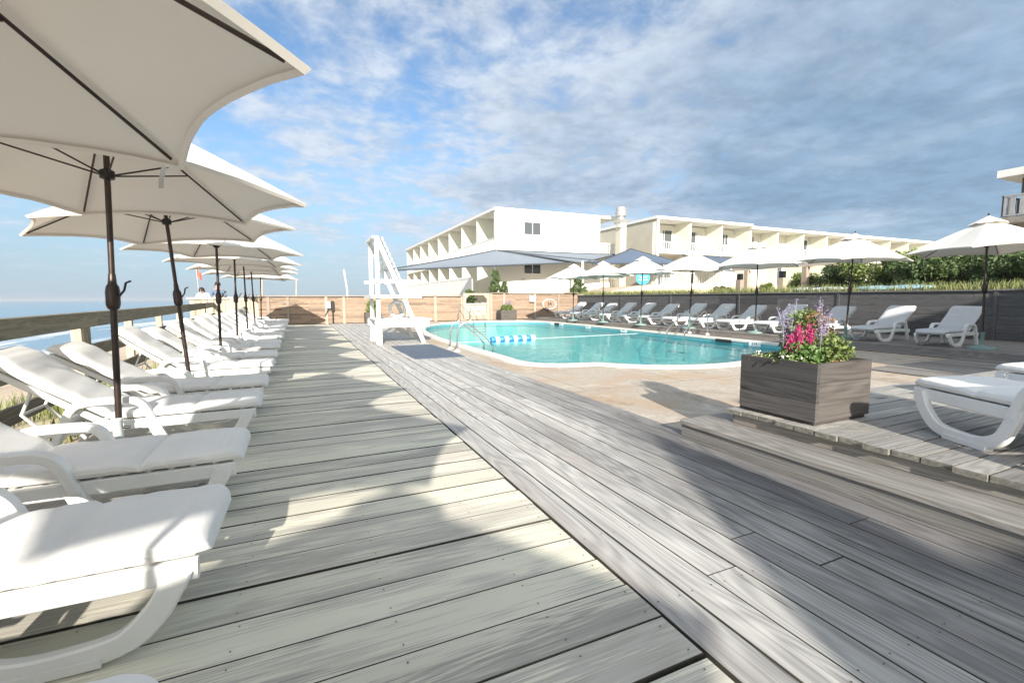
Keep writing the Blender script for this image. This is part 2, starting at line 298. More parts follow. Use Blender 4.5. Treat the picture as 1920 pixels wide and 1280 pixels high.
# ------------------------------------------------------------------ mesh helpers
class MB:
    def __init__(s): s.v = []; s.f = []; s.a = []; s.mi = []
    def add(s, vs, fs, bid=0.0, mi=0, M=None):
        o = len(s.v)
        for p in vs:
            p = Vector(p)
            if M is not None: p = M @ p
            s.v.append(p)
        for f in fs: s.f.append(tuple(o + i for i in f)); s.a.append(bid); s.mi.append(mi)
        return s
    def box(s, x0, x1, y0, y1, z0, z1, bid=None, bev=0.0, M=None, mi=0, dirt=False):
        if bid is None: bid = random.random()
        x0, x1 = min(x0, x1), max(x0, x1); y0, y1 = min(y0, y1), max(y0, y1); z0, z1 = min(z0, z1), max(z0, z1)
        if bev <= 0:
            vs = [(x, y, z) for z in (z0, z1) for x, y in ((x0, y0), (x1, y0), (x1, y1), (x0, y1))]
            fs = [(3, 2, 1, 0), (4, 5, 6, 7), (0, 1, 5, 4), (1, 2, 6, 5), (2, 3, 7, 6), (3, 0, 4, 7)]
        else:   # bevel on the top edges only
            b = bev
            vs = [(x, y, z0) for x, y in ((x0, y0), (x1, y0), (x1, y1), (x0, y1))]
            vs += [(x, y, z1 - b) for x, y in ((x0, y0), (x1, y0), (x1, y1), (x0, y1))]
            vs += [(x, y, z1) for x, y in ((x0 + b, y0 + b), (x1 - b, y0 + b), (x1 - b, y1 - b), (x0 + b, y1 - b))]
            fs = [(3, 2, 1, 0), (8, 9, 10, 11)]
            for o in (0, 4): fs += [(o + 0, o + 1, o + 5, o + 4), (o + 1, o + 2, o + 6, o + 5), (o + 2, o + 3, o + 7, o + 6), (o + 3, o + 0, o + 4, o + 7)]
        r = s.add(vs, fs, bid, mi, M)
        if dirt:   # mossy dirt in the joints: every face but the top
            for i in range(1, len(fs) + 1):
                if len(fs) - i != 1: s.mi[-i] = 1
        return r
    def tube(s, pts, r, n=8, cap=True, bid=0.0, mi=0, M=None):
        pts = [Vector(p) for p in pts]; rr = r if hasattr(r, '__len__') else [r] * len(pts)
        vs = []; fs = []; prev = None
        for i, p in enumerate(pts):
            d = (pts[min(i + 1, len(pts) - 1)] - pts[max(i - 1, 0)]).normalized()
            if prev is None:
                u = d.orthogonal().normalized()
            else:
                u = (prev - d * prev.dot(d)); u = u.normalized() if u.length > 1e-6 else d.orthogonal().normalized()
            prev = u; w_ = d.cross(u)
            for k in range(n):
                a = 2 * math.pi * k / n; vs.append(p + (u * math.cos(a) + w_ * math.sin(a)) * rr[i])
        for i in range(len(pts) - 1):
            for k in range(n):
                a = i * n + k; b = i * n + (k + 1) % n; fs.append((a, b, b + n, a + n))
        if cap: fs.append(tuple(range(n - 1, -1, -1))); o = (len(pts) - 1) * n; fs.append(tuple(o + k for k in range(n)))
        return s.add(vs, fs, bid, mi, M)
    def lathe(s, prof, n=16, c=(0, 0), bid=0.0, mi=0, M=None):
        vs = []; fs = []
        for r, z in prof:
            for k in range(n):
                a = 2 * math.pi * k / n; vs.append((c[0] + r * math.cos(a), c[1] + r * math.sin(a), z))
        for i in range(len(prof) - 1):
            for k in range(n):
                a = i * n + k; b = i * n + (k + 1) % n; fs.append((a, b, b + n, a + n))
        fs.append(tuple(range(n - 1, -1, -1))); o = (len(prof) - 1) * n; fs.append(tuple(o + k for k in range(n)))
        return s.add(vs, fs, bid, mi, M)
    def ribbon(s, path, wid, y0, y1, bid=0.0, M=None):
        """path of (x,z) with in-plane width, extruded from y0 to y1 with softened edges"""
        ps = [Vector((a, b)) for a, b in path]; wd = wid if hasattr(wid, '__len__') else [wid] * len(ps)
        vs = []; fs = []; e = min(0.008, (y1 - y0) * 0.25)
        for i, p in enumerate(ps):
            d = (ps[min(i + 1, len(ps) - 1)] - ps[max(i - 1, 0)]).normalized(); nn = Vector((-d.y, d.x)); h = wd[i] / 2
            for off, yy in ((-h, y0 + e), (-h + e, y0), (h - e, y0), (h, y0 + e), (h, y1 - e), (h - e, y1), (-h + e, y1), (-h, y1 - e)):
                q = p + nn * off; vs.append((q.x, yy, q.y))
        for i in range(len(ps) - 1):
            for k in range(8):
                a = i * 8 + k; b = i * 8 + (k + 1) % 8; fs.append((a, b, b + 8, a + 8))
        fs.append(tuple(range(7, -1, -1))); o = (len(ps) - 1) * 8; fs.append(tuple(o + k for k in range(8)))
        return s.add(vs, fs, bid, 0, M)
    def build(s, name, mat, parent=None, smooth=None, loc=None):
        me = bpy.data.meshes.new(name); me.from_pydata([tuple(p) for p in s.v], [], s.f); me.update()
        at = me.attributes.new('bid', 'FLOAT', 'FACE'); at.data.foreach_set('value', s.a)
        for mm in (mat if isinstance(mat, (list, tuple)) else [mat]): me.materials.append(MATS[mm])
        if any(s.mi): me.polygons.foreach_set('material_index', s.mi)
        if smooth:
            me.polygons.foreach_set('use_smooth', [True] * len(me.polygons)); me.set_sharp_from_angle(angle=R(smooth))
        o = bpy.data.objects.new(name, me); C.objects.link(o)
        if parent: o.parent = parent
        if loc: o.location = loc
        return o
def fixnormals(o):
    bm = bmesh.new(); bm.from_mesh(o.data); bmesh.ops.recalc_face_normals(bm, faces=bm.faces); bm.to_mesh(o.data); bm.free(); return o
def tag(o, label, cat, group=None):
    o['label'] = label; o['category'] = cat
    if group: o['group'] = group
    return o
def kind(o, k): o['kind'] = k; return o
def thing(name, label, cat, loc=(0, 0, 0), rz=0, group=None):
    o = bpy.data.objects.new(name, None); C.objects.link(o); o.location = loc; o.rotation_euler = (0, 0, rz)
    o.empty_display_size = 0.2
    return tag(o, label, cat, group)
def copy_tree(o, parent=None, top=True):
    kids = [c for c in bpy.data.objects if c.parent == o]
    c = o.copy(); C.objects.link(c); c.parent = parent
    for k in kids: copy_tree(k, c)
    return c

ORD = ['nearest', 'second', 'third', 'fourth', 'fifth', 'sixth', 'seventh', 'eighth', 'ninth', 'tenth', 'eleventh', 'twelfth', 'thirteenth', 'fourteenth', 'fifteenth', 'sixteenth', 'seventeenth', 'eighteenth']

# ================================================================== SETTING
# ground: one sheet from the beach to the dunes behind the hotel
def lerp(a, b, t): t = max(0, min(1, t)); return a + (b - a) * t
def gh(x, y):
    if x < -3.0:
        z = lerp(-0.7, -4.6, (-3 - x) / 22.0) if x > -25 else lerp(-4.6, -9, (-25 - x) / 30)
        if x > -20: z += 0.25 * noise.noise((x * 0.3, y * 0.3, 0))
        if y > 45 and x > -14: z += lerp(0, 2.2, (y - 45) / 30) * lerp(0, 1, (x + 14) / 11)
        return z
    if y < 27.4:
        if x < -1.9: return -0.22
        return -2.3 if x < 17.42 else 1.5 + 0.06 * noise.noise((x * 0.7, y * 0.7, 3))
    z = lerp(1.0, 2.3, (x - 14) / 10) if y < 200 else 1.0
    z += 0.2 * noise.noise((x * 0.15, y * 0.15, 3)) + lerp(0, 1.0, (y - 50) / 40) * lerp(1, 0, (x - 6) / 8)
    return z
xs = [-6000, -2000, -600, -200, -100, -60, -45, -35, -30, -27, -25] + [-24 + i for i in range(18)] + [-6, -5, -4, -3.3, -2.7, -1.95, -1.85, 0, 4, 8, 12, 16, 17.40, 17.46] + [18.2 + i * 1.0 for i in range(14)] + [34, 38, 45, 60, 90, 150, 400, 1500, 6000]
ys = [-6000, -1500, -400, -120, -60] + list(range(-40, 0, 8)) + [i * 1.5 for i in range(18)] + [27.38, 27.44, 29, 31, 33, 36, 40, 44, 48, 52, 58, 66, 76, 90, 110, 140, 200, 400, 1500, 6000]
g = MB(); nx = len(xs)
g.add([(x, y, gh(x, y)) for y in ys for x in xs], [(j * nx + i, j * nx + i + 1, (j + 1) * nx + i + 1, (j + 1) * nx + i) for j in range(len(ys) - 1) for i in range(nx - 1)])
kind(g.build('ground', 'sand', smooth=40), 'structure')
g = MB(); g.add([(-9000, -9000, -4.2), (-21, -9000, -4.2), (-21, 9000, -4.2), (-9000, 9000, -4.2)], [(0, 1, 2, 3)])
kind(g.build('sea', 'sea_water'), 'structure')

def SCR(g, pts, pitch, ax):
    for x_, y_ in pts:
        for f_ in (0.2, 0.8):
            cx_, cy_ = (x_ + random.uniform(-.012, .012), y_ + pitch * f_) if ax == 1 else (x_ + pitch * f_, y_ + random.uniform(-.012, .012))
            r_ = 0.0045; g.add([(cx_ + r_ * math.cos(k_ * 1.047), cy_ + r_ * math.sin(k_ * 1.047), 0.0062) for k_ in range(6)], [tuple(range(6))], 0, 2)
# painted deck, boards across (along X)
g = MB(); y = 1.674 - 0.241 * 24
while y < 27.1:
    g0 = 0.004 + 0.014 * random.random() ** 3; yb = min(y + 0.241, 27.22)
    zt = random.uniform(-0.004, 0.002)
    x0 = -1.98 + random.uniform(-0.02, 0.02)
    g.box(x0, 1.345 + random.uniform(-0.006, 0.004), y + g0, yb, -0.04, zt, bev=0.003, dirt=True)
    y += 0.241
SCR(g, [(x_, y_) for y_ in [1.674 + 0.241 * k_ for k_ in range(-4, 26)] for x_ in (-1.5, -0.9, -0.3, 0.3, 0.9, 1.29)], 0.241, 1)
kind(g.build('painted_deck', ['painted_deck_wood', 'joint_dirt', 'screw_head']), 'structure')
g = MB(); g.box(-1.95, 3.5, -6, 27.2, -0.4, -0.07); kind(g.build('deck_bearers', 'hole_black'), 'structure')
# grey deck, boards along Y
def long_boards(x0, x1, pitch, y0, y1, zt, zb, name, mat, gap=0.007, L=(4.2, 7.5)):
    g = MB(); x = x0
    while x < x1 - 0.02:
        xe = min(x + pitch, x1); y = y0 + random.uniform(-2, 0) if y0 < 0 else y0
        while y < y1:
            ye = min(y + random.uniform(*L), y1)
            if y1 - ye < 0.5: ye = y1
            ya = max(y, y0); zz = zt + random.uniform(-0.003, 0.002); gg = gap * random.uniform(0.6, 1.6)
            if ye > ya: g.box(x + gg / 2, xe - gg / 2, ya + 0.002, ye - 0.002, zb, zz, bev=0.002, dirt=True)
            y = ye
        if name == 'grey_deck': SCR(g, [(x, 0.3 + 0.6 * k_) for k_ in range(16)], xe - x, 0)
        x = xe
    return kind(g.build(name, [mat, 'joint_dirt', 'screw_head']), 'structure')
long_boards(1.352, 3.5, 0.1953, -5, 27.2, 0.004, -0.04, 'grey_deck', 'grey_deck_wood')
long_boards(12.95, 13.5, 0.137, 5.2, 27.2, 0.004, -0.03, 'poolside_boardwalk', 'lower_deck_wood')
long_boards(9.6, 13.5, 0.195, -5, 5.2, 0.004, -0.03, 'lower_wood_deck', 'lower_deck_wood')
# raised deck under the right row
g = MB(); x = 13.5
while x < 17.25:
    y = -4.0
    while y < 27.2:
        ye = min(27.2, y + random.uniform(3, 5)); g.box(x + 0.004, x + 0.141, y + .002, ye - .002, 0.11, 0.15, bev=0.004); y = ye
    x += 0.145
kind(g.build('raised_deck', 'lower_deck_wood'), 'structure')
g = MB(); g.box(13.512, 13.54, -4, 27.2, -0.02, 0.108); kind(g.build('raised_deck_riser', 'lower_deck_wood'), 'structure')

# pool outline (inner edge of the coping)
def catmull(P, n=8):
    o = []; k = len(P)
    for i in range(k):
        p0, p1, p2, p3 = [Vector(P[(i + j) % k]) for j in (-1, 0, 1, 2)]
        for s_ in range(n):
            t_ = s_ / n
            o.append(0.5 * ((2 * p1) + (-p0 + p2) * t_ + (2 * p0 - 5 * p1 + 4 * p2 - p3) * t_ ** 2 + (-p0 + 3 * p1 - 3 * p2 + p3) * t_ ** 3))
    return o
ctrl = [(4.30, 9.6), (4.28, 9.0), (4.42, 8.52), (4.8, 8.22), (5.35, 8.08), (5.62, 7.95), (5.95, 7.55), (6.45, 7.15), (7.1, 6.9), (7.9, 6.82), (8.9, 6.95), (10.2, 7.05), (11.4, 7.35), (12.2, 7.9), (12.45, 8.8), (12.55, 10.5), (12.65, 13), (12.75, 16), (12.85, 19), (12.85, 22), (12.6, 24), (11.9, 25.3), (10.6, 25.85), (8.98, 25.75), (7.2, 24.7), (5.7, 22.6), (4.8, 19.5), (4.38, 16), (4.3, 13), (4.3, 11)]
inner = catmull([(a, b) for a, b in ctrl], 5)
def offset(loop, d):
    n = len(loop); o = []
    for i in range(n):
        t_ = (loop[(i + 1) % n] - loop[i - 1]).normalized(); o.append(loop[i] + Vector((t_.y, -t_.x)) * d)
    return o
area = sum(inner[i - 1].x * inner[i].y - inner[i].x * inner[i - 1].y for i in range(len(inner)))
sg = 1 if area > 0 else -1
outer = offset(inner, 0.34 * sg)
n = len(inner)
def ringstrip(a, za, b, zb, g, mi=0):
    k = len(a); g.add([(p.x, p.y, za) for p in a] + [(p.x, p.y, zb) for p in b], [(i, (i + 1) % k, k + (i + 1) % k, k + i) for i in range(k)], 0, mi)
g = MB()
ringstrip(outer, -0.03, outer, 0.012, g); mid = offset(inner, 0.03 * sg); ringstrip(outer, 0.012, mid, 0.022, g); ringstrip(mid, 0.022, inner, 0.002, g); ringstrip(inner, 0.002, inner, -0.05, g)
kind(fixnormals(g.build('pool_coping', 'coping', smooth=50)), 'structure')
wallo = offset(inner, 0.03 * sg); g = MB()
ringstrip(wallo, -0.04, wallo, -0.36, g, 1)
flo = offset(inner, -0.12 * sg); ringstrip(wallo, -0.36, flo, -1.35, g, 0)
bm = bmesh.new(); vs = [bm.verts.new((p.x, p.y, -1.35)) for p in flo]; bm.faces.new(vs); bmesh.ops.triangulate(bm, faces=bm.faces[:])
bm.verts.index_update(); g.add([v.co.copy() for v in bm.verts], [tuple(v.index for v in f.verts) for f in bm.faces], 0, 0); bm.free()
kind(fixnormals(g.build('pool_basin', ['pool_plaster', 'tile_teal'])), 'structure')
bm = bmesh.new(); vs = [bm.verts.new((p.x, p.y, -0.13)) for p in wallo]; bm.faces.new(vs); bmesh.ops.triangulate(bm, faces=bm.faces[:])
bm.verts.index_update(); g = MB(); g.add([v.co.copy() for v in bm.verts], [tuple(v.index for v in f.verts) for f in bm.faces]); bm.free()
o = fixnormals(g.build('pool_water', 'pool_water')); kind(o, 'structure')
if o.data.polygons[0].normal.z < 0: o.data.flip_normals()
# concrete surround with the pool cut out
bm = bmesh.new(); rect = [bm.verts.new(p) for p in ((3.51, -6, -0.012), (13.51, -6, -0.012), (13.51, 27.25, -0.012), (3.51, 27.25, -0.012))]
ed = [bm.edges.new((rect[i], rect[(i + 1) % 4])) for i in range(4)]
mid2 = offset(inner, 0.2 * sg); iv = [bm.verts.new((p.x, p.y, -0.012)) for p in mid2]; ed += [bm.edges.new((iv[i], iv[(i + 1) % n])) for i in range(n)]
bmesh.ops.triangle_fill(bm, use_beauty=True, edges=ed); bm.verts.index_update()
g = MB(); g.add([v.co.copy() for v in bm.verts], [tuple(v.index for v in f.verts) for f in bm.faces]); bm.free()
o = fixnormals(g.build('concrete_paving', 'concrete')); kind(o, 'structure')
if o.data.polygons[0].normal.z < 0: o.data.flip_normals()

# step and sun platform in the right foreground
g = MB(); xx = 3.5
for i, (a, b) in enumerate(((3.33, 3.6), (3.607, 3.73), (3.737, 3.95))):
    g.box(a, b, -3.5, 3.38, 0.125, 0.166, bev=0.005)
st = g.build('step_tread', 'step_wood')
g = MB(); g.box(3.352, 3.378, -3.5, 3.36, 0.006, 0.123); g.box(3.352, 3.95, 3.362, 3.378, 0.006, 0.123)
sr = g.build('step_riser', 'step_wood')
step = thing('wooden_step', 'long weathered grey wooden step in front of the sun platform', 'step'); st.parent = step; sr.parent = step
plat = thing('sun_platform', 'raised grey plank platform carrying the flower box and two loungers', 'platform')
g = MB(); y = 3.125
while y > -3.6:
    g.box(3.655 + random.uniform(-0.02, 0.012), 11.2, y - 0.165, y - 0.004, 0.262, 0.302 + random.uniform(-.002, .002), bev=0.003, dirt=True); y -= 0.17
g.build('deck_board', ['grey_cross_wood', 'end_grain'], plat)
g = MB(); g.box(3.70, 3.72, -3.5, 3.06, 0.17, 0.26); g.box(3.70, 11.1, 3.06, 3.08, 0.0, 0.26); g.build('skirt_board', 'lower_deck_wood', plat)

# rubber mat beside the lifeguard chair
g = MB(); g.box(2.26, 3.42, 10.2, 13.35, 0.006, 0.022, bev=0.004)
tag(g.build('rubber_mat', 'mat_rubber'), 'dark blue rubber mat on the grey deck beside the pool ladder', 'mat')

# ---- retaining wall on the right
rw = thing('retaining_wall', 'dark weathered plank retaining wall behind the right lounger row', 'wall', (17.3, 0, 0))
g = MB(); z = 0.12; k = 0
while z < 1.5:
    y = -4.0
    while y < 27.3:
        ye = min(27.3, y + random.uniform(2.8, 4.9)); g.box(0 + random.uniform(0, .008), 0.06, y + .003, ye - .003, z + 0.003, min(z + 0.232, 1.5)); y = ye
    z += 0.235
g.build('planks', 'wall_planks', rw)
g = MB(); g.box(-0.05, 0.24, -4, 27.3, 1.5, 1.545, bev=.006); g.build('cap_board', 'wall_cap', rw)
for yy in (2.2, 6.1, 10.2, 14.3, 18.4, 22.5):
    g = MB(); g.box(-0.025, -0.002, yy, yy + 0.09, 0.15, 1.498); g.build('batten', 'wall_planks', rw)

# ---- cedar fence at the back
def slat_fence(name, label, x0, x1, ztop, posts, capz=0.045):
    f = thing(name, label, 'fence', (x0, 27.3, 0)); W = x1 - x0
    g = MB(); z = 0.03; k = 0
    while z < ztop - 0.08:
        x = 0
        while x < W:
            xe = min(W, x + random.uniform(1.2, 1.9)); g.box(x, xe - 0.002, random.uniform(0, .01), 0.05, z, z + 0.088); x = xe
        z += 0.093
    g.build('slats', 'cedar_slats', f)
    g = MB(); g.box(0, W, 0.052, 0.06, 0.02, ztop - 0.02); g.build('backing_board', 'cedar_slats', f)
    for p in posts:
        g = MB(); g.box(p - x0 - 0.07, p - x0 + 0.07, -0.045, -0.005, 0.0, ztop - 0.002); g.build('post', 'cedar_posts', f)
    g = MB(); g.box(-0.02, W + 0.02, -0.12, 0.2, ztop, ztop + capz, bev=.006); g.build('cap_board', 'cedar_posts', f)
    return f
fl = slat_fence('slat_fence', 'long low tan slatted cedar fence left of the gate behind the pool', -2.7, 9.04, 1.50, (-1.58, -0.66, 1.23, 2.14, 3.7, 5.6, 7.3, 8.96))
fr_ = slat_fence('slat_fence', 'taller tan slatted cedar fence right of the gate behind the pool', 10.82, 17.3, 1.68, (10.9, 11.79, 14.0, 15.79))
ga = thing('garden_gate', 'cream gate with cut-corner opening and scroll ironwork in the tan fence', 'gate', (9.06, 27.3, 0))
g = MB(); g.box(0, 0.18, -.03, .07, 0, 1.68); g.box(1.56, 1.74, -.03, .07, 0, 1.68); g.box(0.18, 1.56, -.02, .06, 1.56, 1.68); g.box(0.18, 1.56, -.02, .06, 0.06, 0.3)
for s_ in (0, 1):
    for zc_, dz in ((1.56, -1), (0.3, 1)):
        xx = 0.18 if s_ == 0 else 1.56; d = 1 if s_ == 0 else -1
        g.add([(xx, -.02, zc_), (xx + d * .24, -.02, zc_), (xx, -.02, zc_ + dz * .24), (xx, .06, zc_), (xx + d * .24, .06, zc_), (xx, .06, zc_ + dz * .24)], [(0, 1, 2), (5, 4, 3), (0, 3, 4, 1), (1, 4, 5, 2), (2, 5, 3, 0)])
g.build('gate_frame', 'cedar_posts', ga)
for zz_ in (0.62, 1.02):
    g = MB(); g.box(0.18, 1.56, 0, 0.04, zz_ - .025, zz_ + .025); g.build('crossbar', 'white_paint', ga)
g = MB()
for i in range(7):
    cx = 0.29 + i * 0.19
    for zc_ in (0.46, 0.83):
        pts = [(cx + (0.085 - 0.01 * k / 3) * math.cos(k * 0.55 + i), 0.02, zc_ + (0.15 - 0.02 * k / 3) * math.sin(k * 0.55 + i)) for k in range(12)]
        g.tube(pts, 0.009, 5)
g.build('scrollwork', 'white_paint', ga)

# ================================================================== left railing
rail = thing('deck_railing', 'weathered grey-green wooden railing along the seaward edge of the deck', 'railing')
def rx(y): return -2.47 - 0.045 * (y - 5)
def skew_box(g, y0, y1, a, b, z0, z1, bid=None):
    bid = random.random() if bid is None else bid
    vs = []
    for yy in (y0, y1):
        e = 0.0035 * (yy - 5)
        vs += [(rx(yy) + a, yy, z0 + e), (rx(yy) + b, yy, z0 + e), (rx(yy) + b, yy, z1 + e), (rx(yy) + a, yy, z1 + e)]
    g.add(vs, [(0, 1, 2, 3), (7, 6, 5, 4), (0, 4, 5, 1), (1, 5, 6, 2), (2, 6, 7, 3), (3, 7, 4, 0)], bid)
def rail_run(name, a, b, z0, z1, L=3.7):
    g = MB(); y = -3.0
    while y < 24.4:
        ye = min(24.4, y + L); skew_box(g, y + .003, ye - .003, a, b, z0, z1); y = ye
    fixnormals(g.build(name, 'rail_wood', rail))
rail_run('top_rail', -0.08, 0.07, 1.14, 1.18); rail_run('face_rail', 0.032, 0.07, 0.99, 1.139); rail_run('middle_rail', 0.03, 0.07, 0.60, 0.76); rail_run('lower_rail', 0.03, 0.07, 0.22, 0.38)
y = 0.6
while y < 24.3:
    for d in (0, 0.24):
        if d and random.random() < 0.35: continue
        g = MB(); skew_box(g, y + d, y + d + 0.1, -0.075, 0.028, -0.2, 1.138); fixnormals(g.build('post', 'rail_post_wood', rail))
    y += 2.33
# pale plank end wall where people lean
ew = thing('plank_end_wall', 'pale upright plank wall at the far end of the seaward railing', 'wall', (-3.3, 24.6, 0))
for i in range(9):
    g = MB(); g.box(i * 0.165, i * 0.165 + 0.14, 0, 0.04, 0, 1.42); g.build('plank', 'rail_post_wood', ew)
g = MB(); g.box(-0.1, 0.62, -0.06, 0.16, 1.423, 1.465, bev=.005); g.build('cap_board', 'cedar_posts', ew)
lb = thing('landing_wall', 'whitewashed plank parapet two people lean on beyond the railing', 'wall', (-3.95, 21.6, 0))
for i in range(7):
    g = MB(); g.box(i * 0.2, i * 0.2 + 0.18, 0, 0.035, 0.0, 1.38); g.build('plank', 'rail_post_wood', lb)
g = MB(); g.box(-0.08, 1.46, -0.12, 0.2, 1.384, 1.43, bev=.005); g.build('cap_board', 'trim_white', lb)
g = MB(); g.box(-4.9, -2.75, 21.7, 24.0, -0.3, 0.28); kind(g.build('landing_deck', 'rail_wood'), 'structure')

# ================================================================== sun loungers
def cushion_mesh(seed, thick=0.085, wid=0.655, pillow=0.03, back_h=0.92, bk=1.0):
    prof = [(-0.01, 0.326), (0.06, 0.328), (0.3, 0.328), (0.6, 0.327), (0.9, 0.327), (1.08, 0.332), (1.16, 0.362), (1.3, 0.46), (1.5, 0.60), (1.7, 0.745), (1.86, back_h - 0.06), (1.93, back_h - 0.02)]
    prof = [(a, b if b < 0.365 else 0.362 + (b - 0.362) * bk) for a, b in prof]
    pts = []
    P_ = [Vector(p) for p in prof]; tot = [0]
    for i in range(1, len(P_)): tot.append(tot[-1] + (P_[i] - P_[i - 1]).length)
    NU = 84
    for k in range(NU + 1):
        u_ = k / NU; s_ = tot[-1] * (0.35 * u_ + 0.65 * (0.5 - 0.5 * math.cos(math.pi * u_)))
        for i in range(1, len(P_)):
            if s_ <= tot[i] + 1e-9: pts.append((P_[i - 1].lerp(P_[i], (s_ - tot[i - 1]) / (tot[i] - tot[i - 1])), s_)); break
    Lt = tot[-1]; g = MB(); NV = 28; vs = []; fs = []
    for k, (p, s_) in enumerate(pts):
        d = (pts[min(k + 1, NU)][0] - pts[max(k - 1, 0)][0]).normalized(); nn = Vector((-d.y, d.x))
        e = min(s_, Lt - s_); endf = math.sqrt(max(0, 1 - (1 - min(e / 0.07, 1)) ** 2)) * 0.92 + 0.08
        crease = 1 - 0.42 * math.exp(-((s_ - 0.52) / 0.018) ** 2) - 0.5 * math.exp(-((s_ - 1.13) / 0.025) ** 2)
        th = thick * endf * crease + pillow * math.exp(-((s_ - (Lt - 0.2)) / 0.12) ** 2) * endf
        cr = min(e / 0.13, 1); hw = wid / 2 * (0.80 + 0.20 * math.sqrt(max(0, 1 - (1 - cr) ** 2)))
        for j in range(NV):
            a = 2 * math.pi * j / NV; ca, sa = math.cos(a), math.sin(a)
            yy = hw * math.copysign(abs(ca) ** 0.35, ca); hh = (0.5 + 0.5 * math.copysign(abs(sa) ** 0.55, sa))
            wr = 0.010 * noise.noise((s_ * 7 + seed, yy * 4, seed)) + 0.006 * noise.noise((s_ * 22, yy * 9 + seed, 5)) + 0.010 * math.exp(-((s_ - 1.15) / 0.12) ** 2) * math.sin(yy * 40 + seed)
            q = p + nn * (hh * th + (wr if sa > 0.1 else 0)); vs.append((q.x, yy + 0.006 * noise.noise((s_ * 9, sa * 3, seed + 9)), q.y))
    for k in range(NU):
        for j in range(NV):
            a = k * NV + j; b = k * NV + (j + 1) % NV; fs.append((a, a + NV, b + NV, b))
    fs.append(tuple(range(NV))); fs.append(tuple(NU * NV + j for j in range(NV - 1, -1, -1)))
    g.add(vs, fs); return g
def smooth_path(p, n=5):
    P_ = [Vector(a) for a in p]; o = []
    for i in range(len(P_) - 1):
        p0 = P_[max(i - 1, 0)]; p1 = P_[i]; p2 = P_[i + 1]; p3 = P_[min(i + 2, len(P_) - 1)]
        for s_ in range(n):
            t_ = s_ / n; o.append(0.5 * ((2 * p1) + (-p0 + p2) * t_ + (2 * p0 - 5 * p1 + 4 * p2 - p3) * t_ ** 2 + (-p0 + 3 * p1 - 3 * p2 + p3) * t_ ** 3))
    o.append(P_[-1]); return [tuple(q) for q in o]
def make_lounger(label, cat_mat, seed, group, bk=1.0):
    t_ = thing('sun_lounger', label, 'lounger', group=group)
    g = MB(); h = 0.325
    for y0, y1 in ((-h, -h + .04), (h - .04, h)):
        g.ribbon([(0.03, 0.285), (0.2, 0.285), (1.2, 0.285), (1.5, 0.275), (1.62, 0.25)], 0.085, y0, y1)
    for x in [0.05 + 0.115 * i for i in range(10)]: g.box(x, x + 0.085, -h + .035, h - .035, 0.298, 0.316, 0)
    g.box(1.45, 1.53, -h + .04, h - .04, 0.25, 0.29, 0)
    fixnormals(g.build('seat_frame', 'white_plastic', t_, smooth=40))
    for s_ in (-1, 1):
        y0, y1 = (-h - .028, -h + .022) if s_ < 0 else (h - .022, h + .028)
        g = MB(); g.ribbon(smooth_path([(0.095, 0.30), (0.12, 0.235), (0.175, 0.145), (0.27, 0.065), (0.42, 0.04), (0.60, 0.045), (0.72, 0.10), (0.78, 0.20), (0.83, 0.33)], 4),
                 [0.10] * 4 + [0.092] * 8 + [0.085] * 20 + [0.07], y0, y1)
        g.box(0.34, 0.66, y0 - .006, y1 + .006, 0.0, 0.035, 0)
        fixnormals(g.build('leg', 'white_plastic', t_, smooth=40))
        g = MB(); g.ribbon(smooth_path([(0.80, 0.27), (0.86, 0.43), (0.93, 0.492), (1.05, 0.505), (1.24, 0.50), (1.34, 0.46), (1.40, 0.34), (1.47, 0.15), (1.52, 0.0)], 4), 0.055, y0 - .012, y1 + .012)
        fixnormals(g.build('armrest', 'white_plastic', t_, smooth=40))
    g = MB()
    for y0, y1 in ((-h + .045, -h + .085), (h - .085, h - .045)):
        g.ribbon([(1.13, 0.30), (1.2, 0.335), (1.9, 0.335 + 0.515 * bk)], 0.05, y0, y1)
    for k in range(6):
        u = 0.1 + k * 0.16; x = 1.2 + 0.7 * u; z = 0.335 + 0.515 * u * bk
        Mx = Matrix.Translation((x, 0, z)) @ Matrix.Rotation(-math.atan2(0.515 * bk, 0.7), 4, 'Y')
        g.box(-.05, .05, -h + .08, h - .08, -.01, .012, 0, M=Mx)
    fixnormals(g.build('backrest', 'white_plastic', t_, smooth=40))
    g = MB()
    for yy in (-0.2, 0.2): g.tube([(1.62, yy, 0.62), (1.70, yy, 0.42), (1.56, yy, 0.24)], 0.014, 6)
    g.tube([(1.70, -0.2, 0.42), (1.70, 0.2, 0.42)], 0.012, 6)
    g.build('support_strut', 'white_plastic', t_, smooth=60)
    cg = cushion_mesh(seed, bk=bk); cu_ = cg.build('cushion', cat_mat, t_, smooth=50)
    g = MB()
    for j in (0, 14): g.tube([cg.v[k * 28 + j] for k in range(2, 83, 3)], 0.0045, 5)
    g.build('piping', cat_mat, cu_, smooth=60)
    return t_
farY = [1.42, 2.75, 3.95, 5.55, 6.7, 8.45, 9.7, 11.3, 12.4, 14.0, 15.1, 16.8, 17.9, 19.8, 21.1, 23.6, 24.9]
vL = [make_lounger('', 'cushion_fabric', s_, 'white loungers in the seaward row', b_) for s_, b_ in ((1.3, 1.0), (4.1, 1.05), (9.7, 0.94), (15.2, 1.0), (21.4, 0.9))]
for i, fy in enumerate(farY):
    o = vL[i] if i < 5 else copy_tree(vL[(i * 3 + 1) % 5])
    o.location = (-0.37 - 0.009 * (fy - 1.4), fy - 0.325, 0.005); o.rotation_euler = (0, 0, math.pi + R(random.uniform(-1.5, 1.5)))
    if i == 0: lab = 'white lounger whose rounded foot end pokes in at the bottom left corner'
    else: lab = 'white cushioned lounger, %s from the camera in the row along the sea railing' % ORD[i]
    o['label'] = lab
